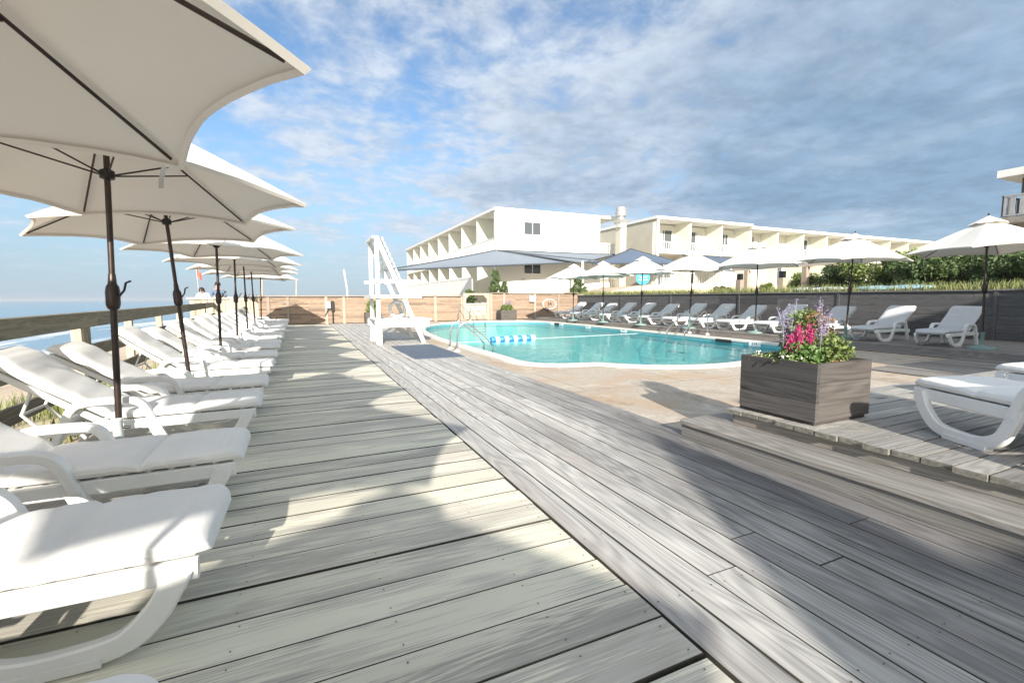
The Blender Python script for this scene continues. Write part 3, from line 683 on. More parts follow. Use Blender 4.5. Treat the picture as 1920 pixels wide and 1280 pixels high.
rY = [5.67, 7.18, 8.72, 10.22, 11.74, 13.12, 14.54, 16.1, 17.66, 19.08, 20.7, 21.95, 23.7]
vR = [make_lounger('', 'lounger_fabric', s_, 'loungers along the dark retaining wall') for s_ in (2.2, 6.6)]; vR.append(make_lounger('', 'lounger_fabric', 11.9, 'loungers along the dark retaining wall', 0.92))
for i, ny in enumerate(rY):
    o = vR[i] if i < 3 else copy_tree(vR[(i * 2) % 3])
    o.location = (13.78 + random.uniform(-.03, .03), ny + 0.325, 0.153); o.rotation_euler = (0, 0, R(random.uniform(-2, 2)))
    o['label'] = 'pale grey lounger by the dark plank wall, ' + ('rightmost of that row' if i == 0 else '%s from the right of that row' % ORD[i])
lp = make_lounger('white cushioned lounger on the plank platform right of the flower box', 'cushion_fabric', 12.5, 'loungers on the sun platform')
lp.location = (4.77, 1.91, 0.305); lp.rotation_euler = (0, 0, R(-115.5))
lp2 = copy_tree(lp); lp2.location = (6.38, 2.02, 0.305); lp2.rotation_euler = (0, 0, R(-112)); lp2['label'] = 'lounger foot end at the right frame edge, on the platform behind the other lounger'
for o_ in (lp, lp2):
    pass

# ================================================================== umbrellas
def make_umbrella(label, group, lod=1, Rr=1.48, H=2.92, drop=0.70, rot=0):
    t_ = thing('patio_umbrella', label, 'umbrella', group=group)
    ns = 10; nr = 12; apo = Rr * math.cos(R(30))
    def edge(a):   # a in degrees within a 60 degree sector
        b = abs(a - 30) / 30.0     # 1 at ribs, 0 mid panel
        return (apo / math.cos(R(a - 30))) * (1 - 0.06 * (1 - b ** 2.2))
    vs = [(0, 0, H)]; fs = []; cols = 6 * ns
    for i in range(1, nr + 1):
        s_ = i / nr
        for k in range(cols):
            a = (k % ns) * 60.0 / ns; A = R((k // ns) * 60 + a + rot); r = edge(a) * s_; rib = abs(a - 30) / 30
            frac = r * math.cos(R(a - 30)) / apo          # distance from apex in panel
            z = H - drop * (0.93 * frac + 0.07 * frac ** 2) - 0.045 * math.sin(math.pi * min(1, s_)) * (1 - rib) * s_
            z += 0.007 * noise.noise((r * 5 * math.cos(A), r * 5 * math.sin(A), rot)) * s_ + 0.004 * noise.noise((math.cos(A) * 9, math.sin(A) * 9, r * 2)) * s_
            vs.append((r * math.cos(A), r * math.sin(A), z))
    for k in range(cols): fs.append((0, 1 + k, 1 + (k + 1) % cols))
    for i in range(nr - 1):
        for k in range(cols):
            a = 1 + i * cols + k; b = 1 + i * cols + (k + 1) % cols; fs.append((a, a + cols, b + cols, b))
    g = MB(); g.add(vs, fs); g.build('canopy', 'canopy_fabric', t_, smooth=14)
    # hem folded down along the edge
    g = MB(); e0 = 1 + (nr - 1) * cols; vv = []; ff = []
    for k in range(cols):
        p = Vector(vs[e0 + k]); q = Vector((p.x * 0.985, p.y * 0.985, p.z - 0.022)); q2 = Vector((p.x * 0.972, p.y * 0.972, p.z - 0.004)); vv += [p, q, q2]
    for k in range(cols):
        a = k * 3; b = ((k + 1) % cols) * 3; ff += [(a, a + 1, b + 1, b), (a + 1, a + 2, b + 2, b + 1)]
    g.add(vv, ff); g.build('hem', 'canopy_fabric', t_, smooth=60)
    g = MB(); vv = [(0, 0, H + 0.085)]; ff = []
    for k in range(24):
        a = (k % 4) * 15.0; A = R((k // 4) * 60 + a + rot); r = 0.36 * math.cos(R(30)) / math.cos(R(a - 30)); vv.append((r * math.cos(A), r * math.sin(A), H - 0.105 + (0.02 if k % 4 == 2 else 0)))
    for k in range(24): ff.append((0, 1 + k, 1 + (k + 1) % 24))
    g.add(vv, ff); g.build('vent_cap', 'canopy_fabric', t_, smooth=14)
    hubz = H - 0.58
    for k in range(6):
        A = R(k * 60 + rot); c, s_ = math.cos(A), math.sin(A); e = Rr - 0.08
        g = MB(); g.tube([(0.04 * c, 0.04 * s_, H - 0.06), (0.5 * e * c, 0.5 * e * s_, H - drop * 0.49 - .022), (e * c, e * s_, H - drop * 0.945 - .024)], 0.0085, 6)
        g.build('rib', 'bronze_metal', t_, smooth=60)
        g = MB(); m_ = 0.52 * e; g.tube([(0.045 * c, 0.045 * s_, hubz), (m_ * c, m_ * s_, H - drop * 0.515 - .03)], 0.007, 6)
        g.build('strut', 'bronze_metal', t_, smooth=60)
    g = MB(); g.tube([(0, 0, 0.06), (0, 0, 1.45)], 0.024, 12); g.build('lower_pole', 'bronze_metal', t_, smooth=60)
    g = MB(); g.tube([(0, 0, 1.5), (0, 0, H - 0.02)], 0.021, 12); g.build('upper_pole', 'bronze_metal', t_, smooth=60)
    g = MB(); g.lathe([(0.024, 1.27), (0.038, 1.28), (0.048, 1.31), (0.049, 1.42), (0.042, 1.46), (0.03, 1.48), (0.024, 1.56)], 16); g.build('crank_housing', 'bronze_metal', t_, smooth=50)
    g = MB(); g.tube([(0.05, -0.02, 1.38), (0.09, -0.03, 1.43), (0.105, -0.035, 1.49), (0.14, -0.04, 1.505)], 0.009, 6); g.build('crank_handle', 'black_metal', t_, smooth=60)
    g = MB(); g.lathe([(0.022, hubz - .04), (0.05, hubz - .03), (0.05, hubz + .03), (0.025, hubz + .045)], 12); g.build('runner', 'black_metal', t_, smooth=50)
    g = MB(); g.lathe([(0.022, H - .09), (0.055, H - .08), (0.055, H - .05), (0.012, H - .04), (0.012, H + .1), (0.022, H + .115), (0.005, H + .14)], 10); g.build('finial', 'black_metal', t_, smooth=50)
    return t_
def make_stand(label, mat, group):
    t_ = thing('umbrella_stand', label, 'umbrella stand', group=group)
    g = MB(); g.lathe([(0.27, 0), (0.27, 0.02), (0.24, 0.05), (0.06, 0.075), (0.04, 0.1)], 24); g.build('base_plate', mat, t_, smooth=50)
    g = MB(); g.lathe([(0.036, 0.1), (0.036, 0.36), (0.042, 0.365), (0.042, 0.38), (0.028, 0.385)], 16); g.build('sleeve', mat, t_, smooth=50)
    g = MB(); g.tube([(0.03, 0, 0.3), (0.085, 0, 0.3)], 0.012, 8); g.build('knob', 'black_metal', t_, smooth=50)
    return t_
def aim(o, base, top, H=2.45, zb=0.0):
    """stand the pole on the line through two points"""
    b = Vector(base); tp = Vector(top); d = (tp - b).normalized(); p = b - d * ((b.z - zb) / d.z)
    o.location = p; o.rotation_mode = 'QUATERNION'; o.rotation_quaternion = Vector((0, 0, 1)).rotation_difference(d); return p
LU = [((-1.36, -6.9, 0.3), (-1.36, -6.9, 2.4)), ((-1.38, -4.2, 0.3), (-1.38, -4.2, 2.4)), ((-1.38, -1.02, 0.3), (-1.38, -1.02, 2.4)), ((-1.42, 1.80, 0.3), (-1.40, 1.86, 2.4)), ((-1.41, 4.75, 0.38), (-1.36, 4.78, 2.45)), ((-1.40, 7.3, 0.45), (-1.52, 7.3, 2.34)),
      ((-1.42, 10.2, 0.51), (-1.39, 10.2, 2.35)), ((-1.46, 13.1, 0.51), (-1.43, 13.1, 2.39)), ((-1.48, 15.7, 0.55), (-1.49, 15.7, 2.27)),
      ((-1.50, 18.4, 0.60), (-1.53, 18.4, 2.29)), ((-1.59, 22.5, 0.54), (-1.53, 22.5, 2.37))]
u0 = make_umbrella('', 'beige umbrellas in the seaward row'); s0 = make_stand('', 'stand_pale', 'pale stands of the seaward umbrellas')
for i, (b, tp) in enumerate(LU):
    o = u0 if i == 0 else copy_tree(u0); p = aim(o, b, tp, zb=0.0)
    q = s0 if i == 0 else copy_tree(s0); q.location = (p.x, p.y, 0.003)
    if i < 3:
        nm = ['farthest', 'middle', 'nearest'][i]
        lab = 'umbrella behind the camera in the seaward row, %s of three out of view' % nm; sl_ = 'pale stand of the %s umbrella behind the camera' % nm
    elif i == 3: lab = 'huge beige canopy filling the top left corner, its pole out of view'; sl_ = 'pale stand just outside the left edge beside the first lounger'
    else:
        lab = 'beige umbrella in the seaward row, %s dark pole from the left' % ['first', 'second', 'third', 'fourth', 'fifth', 'sixth', 'seventh'][i - 4]
        sl_ = 'pale stand holding the %s dark pole of the seaward row' % ['first', 'second', 'third', 'fourth', 'fifth', 'sixth', 'seventh'][i - 4]
    o.scale = (random.uniform(0.985, 1.015),) * 2 + (1,)
    o['label'] = lab; q['label'] = sl_
    if i == 3:
        big_u = o; o.location.z = -0.12
    if i >= 3: o.rotation_quaternion = o.rotation_quaternion @ Matrix.Rotation(R(-6), 3, 'Z').to_quaternion()
g = MB(); pts = [(0.62 + 0.0 * k, 1.36 - 0.006 * k, 2.36 - 0.05 * k + 0.0) for k in range(6)]
for k in range(5):
    a, b = pts[k], pts[k + 1]; g.add([(a[0] - .012 + .01 * math.sin(k), a[1], a[2]), (a[0] + .012 + .01 * math.sin(k), a[1], a[2]), (b[0] + .012 + .01 * math.sin(k + 1), b[1], b[2]), (b[0] - .012 + .01 * math.sin(k + 1), b[1], b[2])], [(0, 1, 2, 3)])
o = g.build('tie_strap', 'strap_fabric', big_u)
RU = [((14.15, 5.21, 0.6), (14.15, 5.26, 2.56), 12), ((14.4, 8.25, 0.96), (14.4, 8.2, 2.6), 20), ((14.0, 10.92, 0.64), (14.0, 10.94, 2.58), 38), ((13.8, 13.67, 0.72), (13.8, 13.56, 2.59), 5),
      ((13.6, 16.29, 0.77), (13.6, 16.24, 2.49), 25), ((13.5, 18.97, 0.79), (13.5, 19.01, 2.63), 12), ((13.2, 21.25, 1.17), (13.2, 21.22, 2.58), 30)]
u1 = make_umbrella('', 'white umbrellas over the poolside row'); s1 = make_stand('', 'stand_green', 'green stands of the poolside umbrellas')
for i, (b, tp, rz) in enumerate(RU):
    o = u1 if i == 0 else copy_tree(u1); p = aim(o, b, tp, zb=0.15); o.rotation_quaternion = o.rotation_quaternion @ Matrix.Rotation(R(rz), 3, 'Z').to_quaternion()
    q = s1 if i == 0 else copy_tree(s1); q.location = (p.x, p.y, 0.153)
    o['label'] = 'white umbrella over the loungers by the dark wall, ' + ('rightmost and largest in view' if i == 0 else '%s from the right' % ORD[i])
    q['label'] = 'green stand under the umbrella by the dark wall, ' + ('rightmost' if i == 0 else '%s from the right' % ORD[i])

# ================================================================== planter with flowers
def planter(name, label, x0, x1, y0, y1, z0, z1, cat='planter'):
    t_ = thing(name, label, cat, ((x0 + x1) / 2, (y0 + y1) / 2, z0)); a = (x1 - x0) / 2; b = (y1 - y0) / 2; h = z1 - z0; k = 3; hh = (h - 0.03) / k
    for nm, args in (('front_panel', (-a, a, -b, -b + .035)), ('back_panel', (-a, a, b - .035, b))):
        g = MB()
        for i in range(k): g.box(args[0] + .036, args[1] - (0 if nm == 'back' else 0), args[2], args[3], 0.03 + i * hh + .0015, 0.03 + (i + 1) * hh - .0015)
        g.build(nm, 'planter_wood', t_)
    for nm, xx in (('side_panel', (-a, -a + .035)), ('side_panel', (a - .034, a - .001))):
        g = MB()
        for i in range(k): g.box(xx[0], xx[1], -b + (.0 if xx[0] < 0 else .036), b - .036, 0.03 + i * hh + .0015, 0.03 + (i + 1) * hh - .0015)
        g.build(nm, 'planter_wood_side', t_)
    g = MB(); g.box(-a + .02, a - .02, -b + .02, b - .02, 0, 0.028); g.build('base_board', 'planter_wood', t_)
    g = MB(); g.box(-a + .036, a - .037, -b + .036, b - .037, 0.05, h - 0.10); g.build('soil', 'soil', t_)
    return t_
pl = planter('flower_box', 'large grey plank flower box on the corner of the sun platform', 3.74, 4.47, 2.34, 3.08, 0.306, 0.815)
def leaf_quads(g, c, n, size, rad, droop=0.3, up_=0.5):
    for _ in range(n):
        while True:
            p = Vector((random.uniform(-1, 1), random.uniform(-1, 1), random.uniform(-1, 1)))
            if p.length < 1: break
        p = Vector((c[0] + p.x * rad[0], c[1] + p.y * rad[1], c[2] + p.z * rad[2]))
        d = Vector((random.gauss(0, 1), random.gauss(0, 1), random.gauss(0, 1) + up_)).normalized(); u = d.orthogonal().normalized()
        u = (Matrix.Rotation(random.uniform(0, 6.3), 3, d) @ u); l = size * random.uniform(0.6, 1.4); w_ = l * 0.28; m_ = p + d * l * 0.5; e = p + d * l - Vector((0, 0, droop * l))
        g.add([p, m_ + u * w_, e, m_ - u * w_], [(0, 1, 2, 3)], random.random())
SZ = 0.72
def plant(name, label, cat, loc, group=None): return thing(name, label, cat, loc, group=group)
# pink spikes
for i, (x, y, h) in enumerate(((3.86, 2.66, 0.30), (3.90, 2.62, 0.39), (4.02, 2.60, 0.40))):
    p_ = plant('pink_snapdragon', 'tall pink flower spike in the flower box, %s of the three pink spikes' % ('leftmost and shortest', 'middle', 'rightmost')[i], 'flower', (x, y, SZ), 'pink spikes in the flower box')
    g = MB(); g.tube([(0, 0, -.03), (0.005, 0, h * .5), (0, 0.01, h)], 0.004, 5); leaf_quads(g, (0, 0, h * 0.25), 70, 0.06, (0.05, 0.05, h * .3)); g.build('stem', 'leaf_green', p_)
    g = MB(); leaf_quads(g, (0, 0, h * 0.72), 420, 0.020, (0.030, 0.030, h * 0.33), up_=0.1); g.build('blossoms', 'flower_pink', p_)
# russian sage: thin pale stems with violet buds
for i in range(9):
    x = 4.02 + i * 0.045 + random.uniform(-.01, .01); y = 2.75 + random.uniform(-.2, .2); h = random.uniform(0.42, 0.68); dx = random.uniform(-.16, .2); dy = random.uniform(-.1, .1)
    p_ = plant('russian_sage', 'pale lavender sage stem in the flower box, ' + ('first' if i == 0 else ORD[i]) + ' counted from the pool side', 'flower', (x, y, SZ), 'lavender sage stems in the flower box')
    g = MB(); pts = [(dx * (k / 6) ** 1.5, dy * (k / 6), h * k / 6 - .02) for k in range(7)]; g.tube(pts, 0.0025, 4); g.build('stem', 'stem_grey', p_)
    g = MB()
    for k in range(26): f_ = 0.35 + 0.65 * k / 25; leaf_quads(g, (dx * f_ ** 1.5, dy * f_, h * f_), 4, 0.014, (0.012, 0.012, 0.012))
    for b_ in range(3):
        f_ = 0.45 + 0.14 * b_; bx = dx * f_ ** 1.5; sgn = random.choice((-1, 1))
        for k in range(8): leaf_quads(g, (bx + sgn * 0.011 * k, dy * f_, h * f_ + 0.016 * k), 3, 0.013, (0.008, 0.008, 0.008))
    g.build('blossoms', 'flower_purple', p_)
for i, (x, y, mat, n_, rad, hz_, nm, lab) in enumerate((
    (3.93, 2.62, 'leaf_green', 900, (0.15, 0.16, 0.15), 0.10, 'bushy_plant', 'bushy mid-green foliage at the left of the flower box'),
    (4.27, 2.56, 'leaf_light', 1100, (0.17, 0.16, 0.17), 0.13, 'coleus_plant', 'yellow-green leafy plant at the right front of the flower box'),
    (4.28, 2.82, 'leaf_sage', 1900, (0.20, 0.18, 0.27), 0.25, 'bushy_plant', 'tall green foliage at the right back of the flower box'),
    (4.30, 2.72, 'leaf_rust', 300, (0.18, 0.13, 0.17), 0.34, 'coleus_plant', 'rust-red leaves showing through the green at the right of the flower box'),
    (4.13, 2.42, 'leaf_rust', 220, (0.08, 0.05, 0.05), 0.03, 'coleus_plant', 'low rusty brown leaves at the front rim of the flower box'),
    (4.12, 2.72, 'leaf_green', 900, (0.16, 0.2, 0.15), 0.12, 'bushy_plant', 'dense dark foliage in the middle of the flower box'))):
    p_ = plant(nm, lab, 'plant', (x, y, SZ)); g = MB(); leaf_quads(g, (0, 0, hz_), n_, 0.042, rad); g.build('foliage', mat, p_)
    g = MB()
    for k in range(9): g.tube([(0, 0, -.03), (random.uniform(-.5, .5) * rad[0], random.uniform(-.5, .5) * rad[1], hz_)], 0.003, 4)
    g.build('stems', 'leaf_green', p_)
p_ = plant('white_petunias', 'low trailing white flowers spilling over the left rim of the flower box', 'flower', (3.87, 2.75, SZ))
g = MB(); leaf_quads(g, (0, 0, 0.07), 500, 0.035, (0.15, 0.30, 0.06)); g.build('foliage', 'leaf_light', p_)
g = MB(); leaf_quads(g, (0, 0, 0.10), 110, 0.032, (0.15, 0.28, 0.05), up_=1.2); g.build('blossoms', 'flower_white', p_)

pl2 = planter('flower_box', 'small grey flower box against the tan fence right of the gate', 11.15, 12.22, 26.3, 27.0, 0.0, 0.62)
p_ = plant('potted_flowers', 'green and violet plant in the small box right of the gate', 'plant', (11.7, 26.6, 0.52))
g = MB(); leaf_quads(g, (0, 0, 0.25), 500, 0.12, (0.42, 0.25, 0.22)); g.build('foliage', 'leaf_hedge', p_)
g = MB(); leaf_quads(g, (0.05, 0, 0.55), 120, 0.07, (0.25, 0.15, 0.25)); g.build('blossoms', 'flower_purple', p_)
pl3 = planter('flower_box', 'dark flower box at the tan fence behind the lifeguard chair', 3.15, 4.0, 26.3, 26.95, 0.0, 0.62)
p_ = plant('potted_grass', 'yellow-green plant in the box behind the lifeguard chair', 'plant', (3.55, 26.6, 0.5))
g = MB(); leaf_quads(g, (0, 0, 0.35), 600, 0.14, (0.3, 0.22, 0.4)); g.build('foliage', 'leaf_light', p_)

# ================================================================== lifeguard chair
ch = thing('lifeguard_chair', 'tall white wooden lifeguard chair standing at the pool edge', 'lifeguard chair', (2.05, 14.05, 0.006))
Ya, Yb = 0.0, 1.35
for yy in (Ya, Yb):
    g = MB(); g.box(-0.07, 0.09, yy, yy + .09, 0.0, 0.74); g.box(-0.05, 0.06, yy + .004, yy + .086, 0.74, 3.12); g.build('rear_leg', 'white_paint', ch)
    g = MB(); y0, y1 = (yy - .045, yy - .005) if yy == Ya else (yy + .095, yy + .135)
    def slab(p, q, wd, y0=y0, y1=y1, g=g):
        g.ribbon([p, q], wd, y0, y1)
    slab((0.0, 3.13), (1.33, 0.0), 0.125); fixnormals(g.build('front_leg', 'white_paint', ch))
    g = MB(); g.ribbon([(-0.2, 1.86), (1.24, 1.86)], 0.10, y0 - .045, y1 - .045 if yy == Ya else y1 + .045); fixnormals(g.build('armrest', 'white_paint', ch))
    g = MB(); g.ribbon([(0.72, 1.80), (0.98, 1.40)], 0.10, y0 + .001, y1 - .001); fixnormals(g.build('arm_brace', 'white_paint', ch))
    g = MB(); g.ribbon([(-0.12, 0.60), (1.5, 0.60)], 0.20, y0 - .043, y0 - .003) if yy == Ya else g.ribbon([(-0.12, 0.60), (1.5, 0.60)], 0.20, y1 + .003, y1 + .043); fixnormals(g.build('side_board', 'white_paint', ch))
g = MB()
for i in range(5): g.box(-0.1 + i * 0.335, 0.22 + i * 0.335, -0.1, 1.55, 0.71, 0.745, bev=.004)
g.build('footrest_deck', 'white_paint', ch)
g = MB()
for i in range(4): g.box(-0.2 + i * 0.37, 0.155 + i * 0.37, -0.12, 1.57, 1.36, 1.46, bev=.004)
g.build('seat', 'white_paint', ch)
for i in range(9):
    f_ = i / 8; x = 0.155 + f_ * 0.50; z = 3.06 - f_ * 1.18
    g = MB(); Mx = Matrix.Translation((x, 0, z)) @ Matrix.Rotation(-R(14), 4, 'Y'); g.box(-0.01, 0.03, -0.10, 1.54, -0.065, 0.065, M=Mx); g.build('back_slat', 'white_paint', ch)
g = MB(); g.box(-0.12, 0.06, -0.02, 1.46, 3.10, 3.16); g.build('top_board', 'white_paint', ch)
g = MB()
for i in range(28):
    a = 2 * math.pi * i / 28
pts = [(0.78 + 0.24 * math.cos(2 * math.pi * i / 28), 1.2, 1.02 + 0.24 * math.sin(2 * math.pi * i / 28)) for i in range(29)]
g.tube(pts, 0.055, 10, cap=False)
tag(g.build('life_ring', 'white_plastic', smooth=60, loc=(2.05, 14.05, 0)), 'white life ring hanging inside the lifeguard chair frame', 'life ring')

# ================================================================== pool ladders
def ladder(label, base, foot, dirv, top=0.72):
    t_ = thing('pool_ladder', label, 'pool ladder', (0, 0, 0), group='steel pool ladders')
    for b in base:
        b = Vector(b); d = Vector((*dirv, 0)).normalized(); e = foot
        pts = smooth_path([b + Vector((0, 0, 0.01)), b + Vector((0, 0, top * .55)), b + d * .06 + Vector((0, 0, top * .88)), b + d * .2 + Vector((0, 0, top)), b + d * .36 + Vector((0, 0, top * .9)), b + d * (e - .06) + Vector((0, 0, 0.20)), b + d * e + Vector((0, 0, 0.02)), b + d * e + Vector((0, 0, -0.85))], 6)
        g = MB(); g.tube(pts, 0.021, 10); g.build('handrail', 'steel', t_, smooth=60)
        g = MB(); g.lathe([(0.075, 0.004), (0.07, 0.03), (0.035, 0.06), (0.024, 0.075)], 14, (b.x, b.y)); g.build('escutcheon', 'white_plastic', t_, smooth=50)
    b0, b1 = Vector(base[0]), Vector(base[1]); d = Vector((*dirv, 0)).normalized()
    for z in (-0.3, -0.6):
        g = MB(); g.tube([b0 + d * foot + Vector((0, 0, z)), b1 + d * foot + Vector((0, 0, z))], 0.03, 8); g.build('rung', 'steel', t_, smooth=60)
ladder('steel ladder rails arching into the pool beside the rubber mat', [(3.56, 11.24, 0.01), (3.58, 11.92, 0.01)], 0.92, (1, -0.12))
ladder('steel ladder rails on the far right pool edge in front of the loungers', [(13.35, 12.35, 0.01), (13.35, 13.2, 0.01)], 1.25, (-1, -0.12), 0.85)
ladder('steel ladder rails at the far pool edge in front of the gate', [(8.5, 26.5, 0.0), (9.3, 26.7, 0.0)], 1.3, (0.45, -1), 1.0)

# ================================================================== pool rope floats, markers, skimmers
fr0, fr1 = Vector((4.35, 15.0, -0.13)), Vector((12.7, 15.4, -0.13))
g = MB(); g.tube([fr0, fr1], 0.008, 6); rp = g.build('rope', 'float_white'); rt_ = thing('lane_rope', 'thin safety rope stretched across the pool', 'rope'); rp.parent = rt_
dr = (fr1 - fr0).normalized(); ang = math.atan2(dr.y, dr.x)
for i in range(10):
    c_ = Vector((6.08, 15.08, -0.10)) + dr * (0.178 * i)
    Mx = Matrix.Rotation(ang, 4, 'Z') @ Matrix.Rotation(R(90), 4, 'Y'); g = MB()
    g.lathe([(0.03, -.083), (0.09, -.078), (0.112, -.045), (0.112, .045), (0.09, .078), (0.03, .083)], 16, M=Mx)
    colr = 'blue' if i % 2 == 0 else 'white'
    tag(g.build('rope_float', 'float_' + colr, smooth=50, loc=tuple(c_)), '%s foam float on the pool rope, %s from the left end' % (colr, 'first' if i == 0 else ORD[i]), 'float', 'blue and white floats on the pool rope')
def textmesh(name, s_, size, mat, parent, M, ext=0.002):
    cu = bpy.data.curves.new(name, 'FONT'); cu.body = s_; cu.size = size; cu.extrude = ext; cu.align_x = 'CENTER'; cu.align_y = 'CENTER'
    tmp = bpy.data.objects.new(name, cu); C.objects.link(tmp); dg = bpy.context.evaluated_depsgraph_get(); me = bpy.data.meshes.new_from_object(tmp.evaluated_get(dg))
    bpy.data.objects.remove(tmp); me.materials.clear(); me.materials.append(MATS[mat]); o = bpy.data.objects.new(name, me); C.objects.link(o); o.parent = parent; o.matrix_local = M; return o
def wall_pt(y):
    best = None
    for i in range(n):
        a, b = inner[i], inner[(i + 1) % n]
        if (a.y - y) * (b.y - y) <= 0 and a.x > 9 and abs(a.y - b.y) > 1e-4:
            return a.x + (b.x - a.x) * (y - a.y) / (b.y - a.y)
    return 12.8
for i, (y, tx) in enumerate(((21.9, '3 FT'), (19.3, '3 FT'), (16.4, '4 FT'), (9.75, '5 FT'), (22.8, '3'))):
    x = wall_pt(y) - 0.002
    pt = thing('depth_marker', 'white depth tile reading %s on the pool wall, %s' % (tx, ['second from the far end', 'third from the far end', 'by the black slot', 'nearest to the flower box', 'smallest at the far end'][i]), 'sign', (x, y, -0.055), group='depth tiles on the pool wall')
    g = MB(); g.box(-.014, -.001, -.20, .20, -.075, .05); g.build('tile_plate', 'float_white', pt)
    textmesh('lettering', tx, 0.105, 'hole_black', pt, Matrix.Translation((-.017, 0, -.012)) @ Matrix.Rotation(R(-90), 4, 'Z') @ Matrix.Rotation(R(90), 4, 'X'))
for i, y in enumerate((22.4, 10.95)):
    x = wall_pt(y) - 0.002; g = MB(); g.box(-.012, .0, -.32, .32, -.06, .045)
    o = g.build('skimmer_slot', 'hole_black', loc=(x, y, -0.06)); tag(o, 'black skimmer opening in the pool wall, %s' % ('at the far end' if i == 0 else 'nearer the flower box'), 'skimmer')

# ================================================================== fence fittings
ob = thing('outlet_post_box', 'grey electrical box with cable on the tan fence post left of the chair', 'electrical box', (1.32, 27.24, 0))
g = MB(); g.box(-.12, .12, -.12, -.05, 0.85, 1.2, bev=.01); g.build('box', 'galvanized', ob)
g = MB(); g.box(.14, .30, -.12, -.05, 0.7, 1.25, bev=.01); g.build('switch_cover', 'black_metal', ob)
g = MB(); g.tube([(.22, -.08, .7), (.22, -.08, 0.05)], 0.03, 6); g.tube([(0, -.09, .86), (-.1, -.1, .6), (-.2, -.1, .45)], 0.02, 6); g.build('cable', 'black_metal', ob)
g = MB(); g.box(-.19, .16, -.2, 0, -.2, .2, bev=.03)
tag(g.build('white_box', 'white_plastic', loc=(13.75, 27.25, 1.33)), 'small white box fixed high on the tan fence right of the gate', 'box')
pq = thing('oval_plaque', 'pale oval plaque with dark number on the tan fence near the loungers', 'sign', (15.05, 27.22, 0.95))
g = MB(); N_ = 28; vs = [(0.5 * math.cos(2 * math.pi * k / N_), 0, 0.34 * math.sin(2 * math.pi * k / N_)) for k in range(N_)]; g.add(vs + [(a, .03, c) for a, b, c in vs], [tuple(range(N_))] + [(k, (k + 1) % N_, N_ + (k + 1) % N_, N_ + k) for k in range(N_)])
fixnormals(g.build('board', 'cedar_slats', pq)); g = MB(); g.tube([(a, -.005, c) for a, b, c in vs] + [(vs[0][0], -.005, vs[0][2])], 0.03, 6, cap=False); g.build('rim', 'curtain', pq)
textmesh('lettering', '34', 0.34, 'black_metal', pq, Matrix.Translation((0, -.012, 0)) @ Matrix.Rotation(R(90), 4, 'X'))

# ================================================================== hotel with the white end wall
def window(parent, x0, x1, z0, z1, y, mull=1, glassmat='glass', axis=0, curtain=False):
    """window facing -Y (axis 0) or -X (axis 1); thin frame proud of the wall"""
    def bx(g, a0, a1, d0, d1, c0, c1):
        if axis == 0: g.box(a0, a1, y + d0, y + d1, c0, c1)
        else: g.box(y + d0, y + d1, a0, a1, c0, c1)
    g = MB(); t_ = 0.05
    bx(g, x0 - t_, x1 + t_, -.05, -.002, z1, z1 + t_); bx(g, x0 - t_, x1 + t_, -.05, -.002, z0 - t_, z0)
    bx(g, x0 - t_, x0, -.05, -.002, z0, z1); bx(g, x1, x1 + t_, -.05, -.002, z0, z1)
    for k in range(mull): xm = x0 + (x1 - x0) * (k + 1) / (mull + 1); bx(g, xm - .025, xm + .025, -.045, -.004, z0, z1)
    f = g.build('window', 'trim_white', parent)
    g = MB(); bx(g, x0, x1, -.012, -.003, z0, z1); g.build('pane', glassmat, f)
    if curtain:
        g = MB(); cw = (x1 - x0) * random.uniform(0.3, 0.5); s_ = random.choice((0, 1))
        a0, a1 = (x0, x0 + cw) if s_ else (x1 - cw, x1); bx(g, a0, a1, -.03, -.014, z0, z1); g.build('curtain', 'curtain', f)
    return f
def picket_rail(parent, p0, p1, z0, z1, pitch=0.19, mat='trim_white', name='balcony_railing', w_=0.075):
    p0 = Vector(p0); p1 = Vector(p1); d = p1 - p0; Lg = d.length; a = math.atan2(d.y, d.x); M = Matrix.Translation((p0.x, p0.y, 0)) @ Matrix.Rotation(a, 4, 'Z'); g = MB()
    g.box(0, Lg, -.04, .04, z1 - .07, z1, 0, M=M); g.box(0, Lg, -.03, .03, z0 + .05, z0 + .11, 0, M=M)
    k = int(Lg / pitch)
    for i in range(k + 1):
        x = i * Lg / max(k, 1); g.box(max(0, x - w_ / 2), min(Lg, x + w_ / 2), -.02, .02, z0 + .11, z1 - .07, 0, M=M)
    return g.build(name, mat, parent)
H1 = thing('white_hotel_wing', 'white two-storey hotel wing with a blank end wall and seaward balconies', 'building', (0, 0, 0))
g = MB(); g.box(13.58, 23.05, 33.0, 33.3, 0.5, 7.96); g.build('end_wall', 'stucco_white', H1)
g = MB(); g.box(15.1, 22.9, 33.3, 65.3, 0.5, 7.95); g.build('rear_wall', 'stucco_cream', H1)
g = MB(); g.box(13.44, 24.75, 32.88, 65.6, 7.963, 8.16); g.build('roof', ['trim_white'], H1)
g = MB(); g.box(13.5, 24.7, 32.95, 65.5, 8.163, 8.2); g.build('roof_surface', 'roof_gravel', H1)
g = MB(); g.box(13.54, 15.1, 33.3, 65.3, 4.72, 4.92); g.box(23.05, 24.7, 33.0, 65.3, 4.72, 4.92); g.build('balcony_slab', 'stucco_white', H1)
